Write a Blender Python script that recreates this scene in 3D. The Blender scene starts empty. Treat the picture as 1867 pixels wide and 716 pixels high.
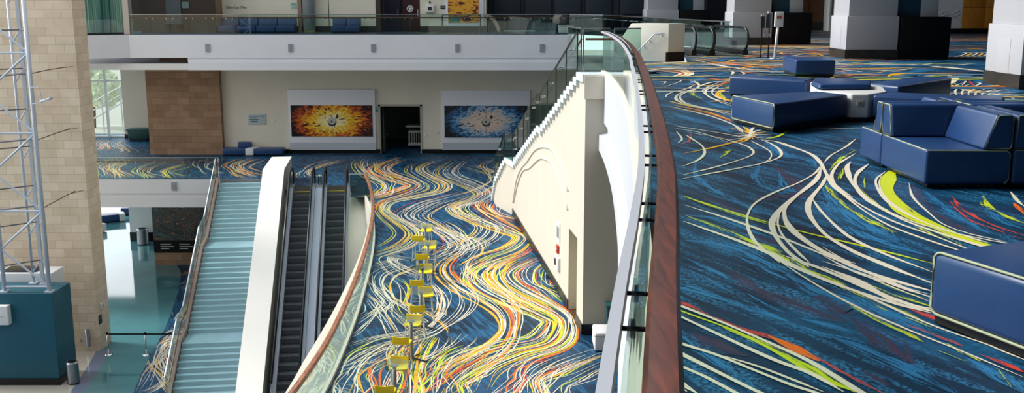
import bpy, bmesh, math, random
from math import sin, cos, tan, radians, pi, sqrt, atan2
from mathutils import Vector, noise
random.seed(7)
scene = bpy.context.scene
COL = scene.collection
L2, L1 = -7.0, -13.6          # heights of the middle and lower floors; the upper floor is z = 0

# ------------------------------------------------------------------ mesh helpers
class MB:
    def __init__(s):
        s.v=[]; s.f=[]; s.m=[]; s.uv={}; s.uv2={}
    def quad(s,a,b,c,d,m=0):
        i=len(s.v); s.v+= [tuple(a),tuple(b),tuple(c),tuple(d)]; s.f.append((i,i+1,i+2,i+3)); s.m.append(m)
    def poly(s,pts,m=0):
        i=len(s.v); s.v+=[tuple(p) for p in pts]; s.f.append(tuple(range(i,i+len(pts)))); s.m.append(m)
    def box(s,x0,x1,y0,y1,z0,z1,m=0):
        s.prism([(x0,y0),(x1,y0),(x1,y1),(x0,y1)],z0,z1,m); return s
    def prism(s,pts,z0,z1,m=0,top=None):
        """plan polygon (anticlockwise) from z0 to z1; top = a second polygon for tapered solids"""
        n=len(pts); top=top or pts; i=len(s.v)
        s.v+=[(p[0],p[1],z0) for p in pts]+[(p[0],p[1],z1) for p in top]
        s.f.append(tuple(reversed(range(i,i+n)))); s.f.append(tuple(range(i+n,i+2*n))); s.m+=[m,m]
        for k in range(n):
            j=(k+1)%n; s.f.append((i+k,i+j,i+n+j,i+n+k)); s.m.append(m)
        return s
    def hexa(s,b,t,m=0):
        """solid between two 4-point 3D loops"""
        i=len(s.v); s.v+=[tuple(p) for p in b]+[tuple(p) for p in t]
        s.f+=[(i+3,i+2,i+1,i),(i+4,i+5,i+6,i+7)]; s.m+=[m,m]
        for k in range(4):
            j=(k+1)%4; s.f.append((i+k,i+j,i+4+j,i+4+k)); s.m.append(m)
        return s
    def sweep(s,path,prof,m=0,closed=False,caps=True,up=Vector((0,0,1))):
        """profile (side, up) carried along a 3D path"""
        P=[Vector(p) for p in path]; n=len(prof); i0=len(s.v); N=len(P)
        for k,p in enumerate(P):
            if closed: d=P[(k+1)%N]-P[k-1]
            else: d=P[min(k+1,N-1)]-P[max(k-1,0)]
            d.normalize(); r=d.cross(up)
            if r.length<1e-4: r=d.cross(Vector((0,1,0)))
            r.normalize(); u=r.cross(d)
            for a,b in prof: s.v.append(tuple(p+r*a+u*b))
        for k in range(N if closed else N-1):
            a=i0+k*n; b=i0+((k+1)%N)*n
            for q in range(n):
                w=(q+1)%n; s.f.append((a+q,a+w,b+w,b+q)); s.m.append(m)
        if caps and not closed:
            s.f.append(tuple(range(i0,i0+n))); s.f.append(tuple(reversed(range(i0+(N-1)*n,i0+N*n)))); s.m+=[m,m]
        return s
    def tube(s,path,r,n=8,m=0,closed=False):
        return s.sweep(path,[(r*cos(2*pi*q/n),r*sin(2*pi*q/n)) for q in range(n)],m,closed)
    def cyl(s,x,y,z0,z1,r,n=20,m=0,r2=None):
        r2=r if r2 is None else r2
        a=[(x+r*cos(2*pi*k/n),y+r*sin(2*pi*k/n)) for k in range(n)]
        b=[(x+r2*cos(2*pi*k/n),y+r2*sin(2*pi*k/n)) for k in range(n)]
        return s.prism(a,z0,z1,m,b)
    def build(s,name,mats,parent=None,bevel=0,seg=3,smooth=False):
        me=bpy.data.meshes.new(name)
        off=Vector((0,0,0)); q=parent
        while q is not None: off+=q.location; q=q.parent
        me.from_pydata([tuple(Vector(p)-off) for p in s.v],[],s.f)
        if not isinstance(mats,(list,tuple)): mats=[mats]
        for x in mats: me.materials.append(x)
        me.polygons.foreach_set('material_index',s.m)
        if s.uv:
            l=me.uv_layers.new(name='UVMap'); e=me.uv_layers.new(name='edge')
            for p in me.polygons:
                if p.index in s.uv:
                    for li,u,w in zip(p.loop_indices,s.uv[p.index],s.uv2[p.index]):
                        l.data[li].uv=u; e.data[li].uv=w
        if smooth: me.polygons.foreach_set('use_smooth',[True]*len(me.polygons))
        me.update()
        o=bpy.data.objects.new(name,me); COL.objects.link(o)
        if parent: o.parent=parent
        if not s.uv:
            bm=bmesh.new(); bm.from_mesh(me); bmesh.ops.remove_doubles(bm,verts=bm.verts,dist=1e-5)
            bmesh.ops.recalc_face_normals(bm,faces=bm.faces); bm.to_mesh(me); bm.free()
        if bevel:
            b=o.modifiers.new('bevel','BEVEL'); b.width=bevel; b.segments=seg; b.limit_method='ANGLE'; b.angle_limit=radians(35)
            me.polygons.foreach_set('use_smooth',[True]*len(me.polygons))
        return o

def tag(o,label,cat,group=None,kind=None):
    o['label']=label; o['category']=cat
    if group: o['group']=group
    if kind: o['kind']=kind
    return o
def thing(name,label,cat,loc=(0,0,0),group=None,kind=None):
    o=bpy.data.objects.new(name,None); o.empty_display_size=.2; COL.objects.link(o); o.location=loc
    return tag(o,label,cat,group,kind)
def copy_tree(o,parent=None):
    c=o.copy(); COL.objects.link(c)
    if parent: c.parent=parent
    for ch in o.children: copy_tree(ch,c)
    return c
def smooth_path(pts,n=6):
    """Catmull-Rom through the points"""
    P=[Vector(p if len(p)==3 else (p[0],p[1],0)) for p in pts]
    if len(P)==2: return [P[0].lerp(P[1],k/n) for k in range(n+1)]
    P=[P[0]*2-P[1]]+P+[P[-1]*2-P[-2]]; out=[]
    for i in range(1,len(P)-2):
        a,b,c,d=P[i-1:i+3]
        for k in range(n):
            t=k/n
            out.append(.5*((2*b)+(c-a)*t+(2*a-5*b+4*c-d)*t*t+(3*b-a-3*c+d)*t**3))
    out.append(P[-2]); return out
def offset(path,d):
    """plan offset, positive = to the right of travel"""
    out=[]; N=len(path)
    for k,p in enumerate(path):
        t=path[min(k+1,N-1)]-path[max(k-1,0)]; t.z=0; t.normalize()
        out.append(Vector((p.x+t.y*d,p.y-t.x*d,p.z)))
    return out

# ------------------------------------------------------------------ materials
def lin(h):
    h=h.lstrip('#'); r=[int(h[i:i+2],16)/255 for i in (0,2,4)]
    return tuple(x/12.92 if x<=.04045 else ((x+.055)/1.055)**2.4 for x in r)+(1,)
MATS={}
def base(name):
    m=bpy.data.materials.new(name); m.use_nodes=True; nt=m.node_tree; return m,nt,nt.nodes['Principled BSDF']
def mat(name,color,rough=.5,metal=0,spec=.5,var=0,scale=4,bump=0):
    if name in MATS: return MATS[name]
    m,nt,b=base(name); c=lin(color) if isinstance(color,str) else color
    b.inputs['Base Color'].default_value=c; b.inputs['Roughness'].default_value=rough; b.inputs['Metallic'].default_value=metal
    b.inputs['Specular IOR Level'].default_value=spec
    if var or bump:
        g=nt.nodes.new('ShaderNodeNewGeometry'); n=nt.nodes.new('ShaderNodeTexNoise'); n.inputs['Scale'].default_value=scale; n.inputs['Detail'].default_value=5
        nt.links.new(g.outputs['Position'],n.inputs['Vector'])
        if var:
            r=nt.nodes.new('ShaderNodeValToRGB'); r.color_ramp.elements[0].position=.3; r.color_ramp.elements[1].position=.7
            r.color_ramp.elements[0].color=tuple(x*(1-var) for x in c[:3])+(1,); r.color_ramp.elements[1].color=tuple(min(1,x*(1+var)) for x in c[:3])+(1,)
            nt.links.new(n.outputs['Fac'],r.inputs['Fac']); nt.links.new(r.outputs['Color'],b.inputs['Base Color'])
        if bump:
            u=nt.nodes.new('ShaderNodeBump'); u.inputs['Strength'].default_value=bump; u.inputs['Distance'].default_value=.01
            nt.links.new(n.outputs['Fac'],u.inputs['Height']); nt.links.new(u.outputs['Normal'],b.inputs['Normal'])
    MATS[name]=m; return m
def glass(name,tint,refl=1.0):
    m=bpy.data.materials.new(name); m.use_nodes=True; nt=m.node_tree; nt.nodes.clear()
    o=nt.nodes.new('ShaderNodeOutputMaterial'); mx=nt.nodes.new('ShaderNodeMixShader'); t=nt.nodes.new('ShaderNodeBsdfTransparent'); g=nt.nodes.new('ShaderNodeBsdfGlossy')
    t.inputs['Color'].default_value=lin(tint); g.inputs['Roughness'].default_value=.02; g.inputs['Color'].default_value=(refl,refl,refl,1)
    lw=nt.nodes.new('ShaderNodeLayerWeight'); lw.inputs['Blend'].default_value=.5; pw=nt.nodes.new('ShaderNodeMath'); pw.operation='POWER'; pw.inputs[1].default_value=4; nt.links.new(lw.outputs['Facing'],pw.inputs[0])
    f=nt.nodes.new('ShaderNodeMath'); f.operation='MULTIPLY_ADD'; f.inputs[1].default_value=.8; f.inputs[2].default_value=.045; nt.links.new(pw.outputs[0],f.inputs[0])
    nt.links.new(f.outputs[0],mx.inputs[0]); nt.links.new(t.outputs[0],mx.inputs[1]); nt.links.new(g.outputs[0],mx.inputs[2]); nt.links.new(mx.outputs[0],o.inputs[0])
    return m
def stone(name,c1,c2,mortar,w=.74,h=.37):
    m,nt,b=base(name); N=nt.nodes; Lk=nt.links
    g=N.new('ShaderNodeNewGeometry'); sx=N.new('ShaderNodeSeparateXYZ'); Lk.new(g.outputs['Position'],sx.inputs[0])
    ad=N.new('ShaderNodeMath'); ad.operation='ADD'; Lk.new(sx.outputs[0],ad.inputs[0]); Lk.new(sx.outputs[1],ad.inputs[1])
    cb=N.new('ShaderNodeCombineXYZ'); Lk.new(ad.outputs[0],cb.inputs[0]); Lk.new(sx.outputs[2],cb.inputs[1])
    br=N.new('ShaderNodeTexBrick'); br.inputs['Scale'].default_value=1; br.inputs['Brick Width'].default_value=w; br.inputs['Row Height'].default_value=h
    br.inputs['Mortar Size'].default_value=.006; br.inputs['Color1'].default_value=lin(c1); br.inputs['Color2'].default_value=lin(c2); br.inputs['Mortar'].default_value=lin(mortar)
    Lk.new(cb.outputs[0],br.inputs['Vector'])
    n=N.new('ShaderNodeTexNoise'); n.inputs['Scale'].default_value=1.3; n.inputs['Detail'].default_value=6; Lk.new(g.outputs['Position'],n.inputs['Vector'])
    r=N.new('ShaderNodeValToRGB'); r.color_ramp.elements[0].color=(.78,.76,.72,1); r.color_ramp.elements[1].color=(1.12,1.1,1.1,1); Lk.new(n.outputs['Fac'],r.inputs['Fac'])
    mx=N.new('ShaderNodeMix'); mx.data_type='RGBA'; mx.blend_type='MULTIPLY'; mx.inputs[0].default_value=1
    Lk.new(br.outputs['Color'],mx.inputs[6]); Lk.new(r.outputs['Color'],mx.inputs[7]); Lk.new(mx.outputs[2],b.inputs['Base Color'])
    b.inputs['Roughness'].default_value=.85; b.inputs['Specular IOR Level'].default_value=.2
    return m

# carpet: one shared ground pattern; strokes of yarn colour lie over it, dry ones broken up by noise
def carpet_ground():
    ng=bpy.data.node_groups.new('carpet_ground','ShaderNodeTree'); ng.interface.new_socket('Color',in_out='OUTPUT',socket_type='NodeSocketColor')
    N=ng.nodes; Lk=ng.links; out=N.new('NodeGroupOutput'); g=N.new('ShaderNodeNewGeometry')
    def nz(scale,detail,dist=0,stretch=None):
        n=N.new('ShaderNodeTexNoise'); n.inputs['Scale'].default_value=scale; n.inputs['Detail'].default_value=detail; n.inputs['Distortion'].default_value=dist
        if stretch:
            mp=N.new('ShaderNodeMapping'); mp.vector_type='TEXTURE'; mp.inputs['Rotation'].default_value=(0,0,stretch[0]); mp.inputs['Scale'].default_value=stretch[1]
            Lk.new(g.outputs['Position'],mp.inputs['Vector']); Lk.new(mp.outputs[0],n.inputs['Vector'])
        else: Lk.new(g.outputs['Position'],n.inputs['Vector'])
        return n
    def ramp(src,els):
        r=N.new('ShaderNodeValToRGB'); e=r.color_ramp.elements
        while len(e)<len(els): e.new(.5)
        for x,(p,c) in zip(e,els): x.position=p; x.color=c
        Lk.new(src,r.inputs['Fac']); return r
    def mix(f,a,b,typ='MIX'):
        m=N.new('ShaderNodeMix'); m.data_type='RGBA'; m.blend_type=typ
        if hasattr(f,'links'): Lk.new(f,m.inputs[0])
        else: m.inputs[0].default_value=f
        Lk.new(a,m.inputs[6])
        if hasattr(b,'links'): Lk.new(b,m.inputs[7])
        else: m.inputs[7].default_value=b
        return m.outputs[2]
    big=nz(.55,3,1.2); c0=ramp(big.outputs['Fac'],[(.3,lin('#051e34')),(.5,lin('#09334f')),(.68,lin('#154f73'))])
    st=nz(1,6,.6,(-1.2,(.9,.12,1))); s1=ramp(st.outputs['Fac'],[(.48,(0,0,0,1)),(.6,(1,1,1,1))])
    fine=nz(38,3); f1=ramp(fine.outputs['Fac'],[(.42,(0,0,0,1)),(.6,(1,1,1,1))])
    mm=N.new('ShaderNodeMath'); mm.operation='MULTIPLY'; Lk.new(s1.outputs[0],mm.inputs[0]); Lk.new(f1.outputs[0],mm.inputs[1])
    c1=mix(mm.outputs[0],c0.outputs[0],lin('#2f7aa8'))
    pu=nz(.8,4,.8); p1=ramp(pu.outputs['Fac'],[(.55,(0,0,0,1)),(.7,(.6,.6,.6,1))]); pm=N.new('ShaderNodeMath'); pm.operation='MULTIPLY'; Lk.new(p1.outputs[0],pm.inputs[0]); Lk.new(f1.outputs[0],pm.inputs[1])
    c2=mix(pm.outputs[0],c1,lin('#3a3150'))
    dk=nz(22,2); d1=ramp(dk.outputs['Fac'],[(.35,(.72,.72,.72,1)),(.6,(1.15,1.15,1.15,1))])
    c3=mix(.8,c2,d1.outputs[0],'MULTIPLY')
    Lk.new(c3,out.inputs[0]); return ng
GROUND=carpet_ground()
def carpet_mat(name,color=None,dry=0.0,rough=.45):
    m,nt,b=base(name); N=nt.nodes; Lk=nt.links
    gr=N.new('ShaderNodeGroup'); gr.node_tree=GROUND; b.inputs['Roughness'].default_value=rough; b.inputs['Specular IOR Level'].default_value=.25
    if color is None: Lk.new(gr.outputs[0],b.inputs['Base Color']); return m
    mx=N.new('ShaderNodeMix'); mx.data_type='RGBA'; Lk.new(gr.outputs[0],mx.inputs[6]); mx.inputs[7].default_value=lin(color)
    uv=N.new('ShaderNodeUVMap'); uv.uv_map='UVMap'; mp=N.new('ShaderNodeMapping'); mp.inputs['Scale'].default_value=(3.2,46,1) if dry>.6 else (3,24,1); Lk.new(uv.outputs[0],mp.inputs[0])
    n=N.new('ShaderNodeTexNoise'); n.inputs['Scale'].default_value=1; n.inputs['Detail'].default_value=9; n.inputs['Roughness'].default_value=.65; n.inputs['Distortion'].default_value=.3; Lk.new(mp.outputs[0],n.inputs['Vector'])
    e=N.new('ShaderNodeUVMap'); e.uv_map='edge'; sp=N.new('ShaderNodeSeparateXYZ'); Lk.new(e.outputs[0],sp.inputs[0])
    # distance from the stroke's middle frays the edge
    a=N.new('ShaderNodeMath'); a.operation='SUBTRACT'; a.inputs[1].default_value=.5; Lk.new(sp.outputs[1],a.inputs[0])
    ab=N.new('ShaderNodeMath'); ab.operation='ABSOLUTE'; Lk.new(a.outputs[0],ab.inputs[0])
    pw=N.new('ShaderNodeMath'); pw.operation='MULTIPLY'; pw.inputs[1].default_value=.30 if dry else .12; Lk.new(ab.outputs[0],pw.inputs[0])
    sb=N.new('ShaderNodeMath'); sb.operation='SUBTRACT'; Lk.new(n.outputs['Fac'],sb.inputs[0]); Lk.new(pw.outputs[0],sb.inputs[1])
    r=N.new('ShaderNodeValToRGB'); t=.12+dry*.3; r.color_ramp.elements[0].position=t; r.color_ramp.elements[1].position=t+.06; Lk.new(sb.outputs[0],r.inputs['Fac'])
    Lk.new(r.outputs[0],mx.inputs[0]); Lk.new(mx.outputs[2],b.inputs['Base Color'])
    return m
YARN={'c':('#e6dcc6',.0,3),'l':('#c8d62a',.2,2),'L':('#c6d622',1.0,1),'s':('#cdd81e',.4,2),'r':('#d8432f',.98,1),'o':('#ea6f1c',.62,2),'y':('#e8ac26',.4,2),'b':('#2a78aa',1.0,0),'p':('#43364d',1.0,0)}
YK=list(YARN)
CARPET=[carpet_mat('carpet')]+[carpet_mat('yarn_'+k,YARN[k][0],YARN[k][1]) for k in YK]
def ribbon(mb,path,w,kind,z,jit=0.0):
    """one carpet stroke: a flat strip with length/width coordinates"""
    m=1+YK.index(kind); N=len(path); ln=random.random()*50; prev=None; v0=random.random()*9
    for k in range(N):
        t=path[min(k+1,N-1)]-path[max(k-1,0)]; t.z=0
        if t.length<1e-6: continue
        t.normalize(); e=min(1,.2+min(k,N-1-k)*.16); ww=w*e*(1+.25*sin(ln*3))*.5
        a=(path[k].x+t.y*ww,path[k].y-t.x*ww,z); b=(path[k].x-t.y*ww,path[k].y+t.x*ww,z)
        if prev is not None:
            l2=ln+(path[k]-prev[2]).length; fi=len(mb.f)
            mb.quad(prev[0],a,b,prev[1],m)
            mb.uv[fi]=[(ln,v0),(l2,v0),(l2,v0+w),(ln,v0+w)]; mb.uv2[fi]=[(0,0),(0,0),(0,1),(0,1)]; ln=l2
        prev=(a,b,path[k].copy())
def inside(p,poly):
    c=False; n=len(poly)
    for i in range(n):
        a=poly[i]; b=poly[i-1]
        if (a[1]>p.y)!=(b[1]>p.y) and p.x<(b[0]-a[0])*(p.y-a[1])/(b[1]-a[1])+a[0]: c=not c
    return c
def clip_runs(path,poly):
    runs=[]; cur=[]
    for p in path:
        if inside(p,poly): cur.append(p)
        else:
            if len(cur)>1: runs.append(cur)
            cur=[]
    if len(cur)>1: runs.append(cur)
    return runs
def strokes_on(mb,strokes,z,poly,zstep=.0012):
    order=sorted(strokes,key=lambda s:YARN[s[0]][2]); 
    for i,(k,w,pts) in enumerate(order):
        path=smooth_path(pts,7)
        for r in clip_runs(path,poly): ribbon(mb,r,w*(.78 if k in 'cl' else 1.05),k,z+.001+.006*i/len(order)+YARN[k][2]*.0008)
def bundles_on(mb,bundles,z,poly,w=.024):
    out=[]
    for spread,n,cols,pts in bundles:
        c=smooth_path(pts,7); N=len(c)
        # keep the yarns from folding over inside tight bends
        cur=[0]*N
        for q in range(2,N-2):
            u=c[q]-c[q-2]; v=c[q+2]-c[q]; L=(u.length+v.length)/2+1e-6; cur[q]=(u.x*v.y-u.y*v.x)/(u.length*v.length+1e-9)/L
        sm=[sum(cur[max(0,q-5):q+6])/len(cur[max(0,q-5):q+6]) for q in range(N)]
        lim=[(-99 if k>-.02 else .75/k, 99 if k<.02 else .75/k) for k in [-k_ for k_ in sm]]
        for i in range(int(n*1.05)):
            k=cols[int(random.random()*len(cols))]; k='c' if random.random()<.28 else k; s=random.uniform(-1,1); ph=random.random()*6; am=random.uniform(.03,.16); fr=random.uniform(.6,1.6)
            a=random.uniform(0,.12); b=1-random.uniform(0,.12)
            def off(t): return spread*(s*(.42+.45*abs(sin(t*pi*1.5+.4)))+am*sin(ph+fr*t*2*pi))*.75
            path=[]
            for q in range(N):
                t=q/(N-1)
                if t<a or t>b: continue
                d=c[min(q+1,N-1)]-c[max(q-1,0)]; d.normalize(); o=off(t)
                o=max(lim[q][0],min(lim[q][1],o))
                path.append(Vector((c[q].x+d.y*o,c[q].y-d.x*o,0)))
            if len(path)<4: continue
            ww=w*random.uniform(.7,1.3)*((2.6 if k in 'roy' else 1.7) if k in 'roLlyp' and random.random()<.65 else 1)
            out.append((k,ww,path))
    out.sort(key=lambda s:YARN[s[0]][2]+random.random())
    for i,(k,ww,path) in enumerate(out):
        for r in clip_runs(path,poly): ribbon(mb,r,ww,k,z+.001+.012*i/len(out))

white=mat('white_paint','#dcdcdc',.6,spec=.3,var=.02,scale=1)
fascia_m=mat('fascia_paint','#dcdee5',.6,spec=.3,var=.02,scale=.8)
cream=mat('cream_paint','#dcd6c7',.7,spec=.25,var=.03,scale=.7)
warmwhite=mat('warm_white_paint','#cbc5b8',.6,spec=.3,var=.02,scale=.8)
greige=mat('greige_paint','#c2beb2',.7,spec=.25,var=.02,scale=.8)
black=mat('black_base','#0b0b0d',.3,spec=.4)
blackm=mat('black_matt','#08090b',.6,spec=.2)
gunmetal=mat('dark_grey_paint','#17191d',.55)
steel=mat('brushed_steel','#b4b8c0',.3,1)
chrome=mat('chrome','#c8ccd2',.12,1)
darksteel=mat('dark_steel','#4a4c50',.3,1)
navy=mat('navy_leather','#20406f',.36,spec=.5,var=.06,scale=9,bump=.05)
piping=mat('pale_piping','#a9b08e',.5)
teal=mat('teal_paint','#0e5163',.45,var=.05,scale=2)
tealwall=mat('deep_teal_panel','#0f3a4f',.6)
wood=None
def wood_mat(name,c1,c2,scale=3,axis=(0,0,0),rough=.3):
    m,nt,b=base(name); N=nt.nodes; Lk=nt.links
    g=N.new('ShaderNodeNewGeometry'); mp=N.new('ShaderNodeMapping'); mp.inputs['Scale'].default_value=axis; Lk.new(g.outputs['Position'],mp.inputs['Vector'])
    n=N.new('ShaderNodeTexNoise'); n.inputs['Scale'].default_value=scale; n.inputs['Detail'].default_value=7; n.inputs['Distortion'].default_value=.8; Lk.new(mp.outputs[0],n.inputs['Vector'])
    r=N.new('ShaderNodeValToRGB'); r.color_ramp.elements[0].position=.3; r.color_ramp.elements[1].position=.72; r.color_ramp.elements[0].color=lin(c1); r.color_ramp.elements[1].color=lin(c2)
    Lk.new(n.outputs['Fac'],r.inputs['Fac']); Lk.new(r.outputs[0],b.inputs['Base Color']); b.inputs['Roughness'].default_value=rough; return m
mahogany=wood_mat('mahogany','#3f1711','#7d3a26',3,(14,1.2,14),.3)
oak=wood_mat('honey_wood','#b8741f','#d68f38',2,(6,6,1.2),.5)
darkwood=wood_mat('dark_wood_door','#4a2c14','#5f3b1d',2,(8,8,1),.5)
stone_l=stone('sandstone','#efdcc7','#e0cab2','#b79f86')
stone_d=stone('brown_stone','#a58870','#8f735d','#6d5747')
clear=glass('clear_glass','#ecf7f3'); greenish=glass('green_glass','#d3e6df'); smoky=glass('smoky_glass','#bccfc9')
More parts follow.
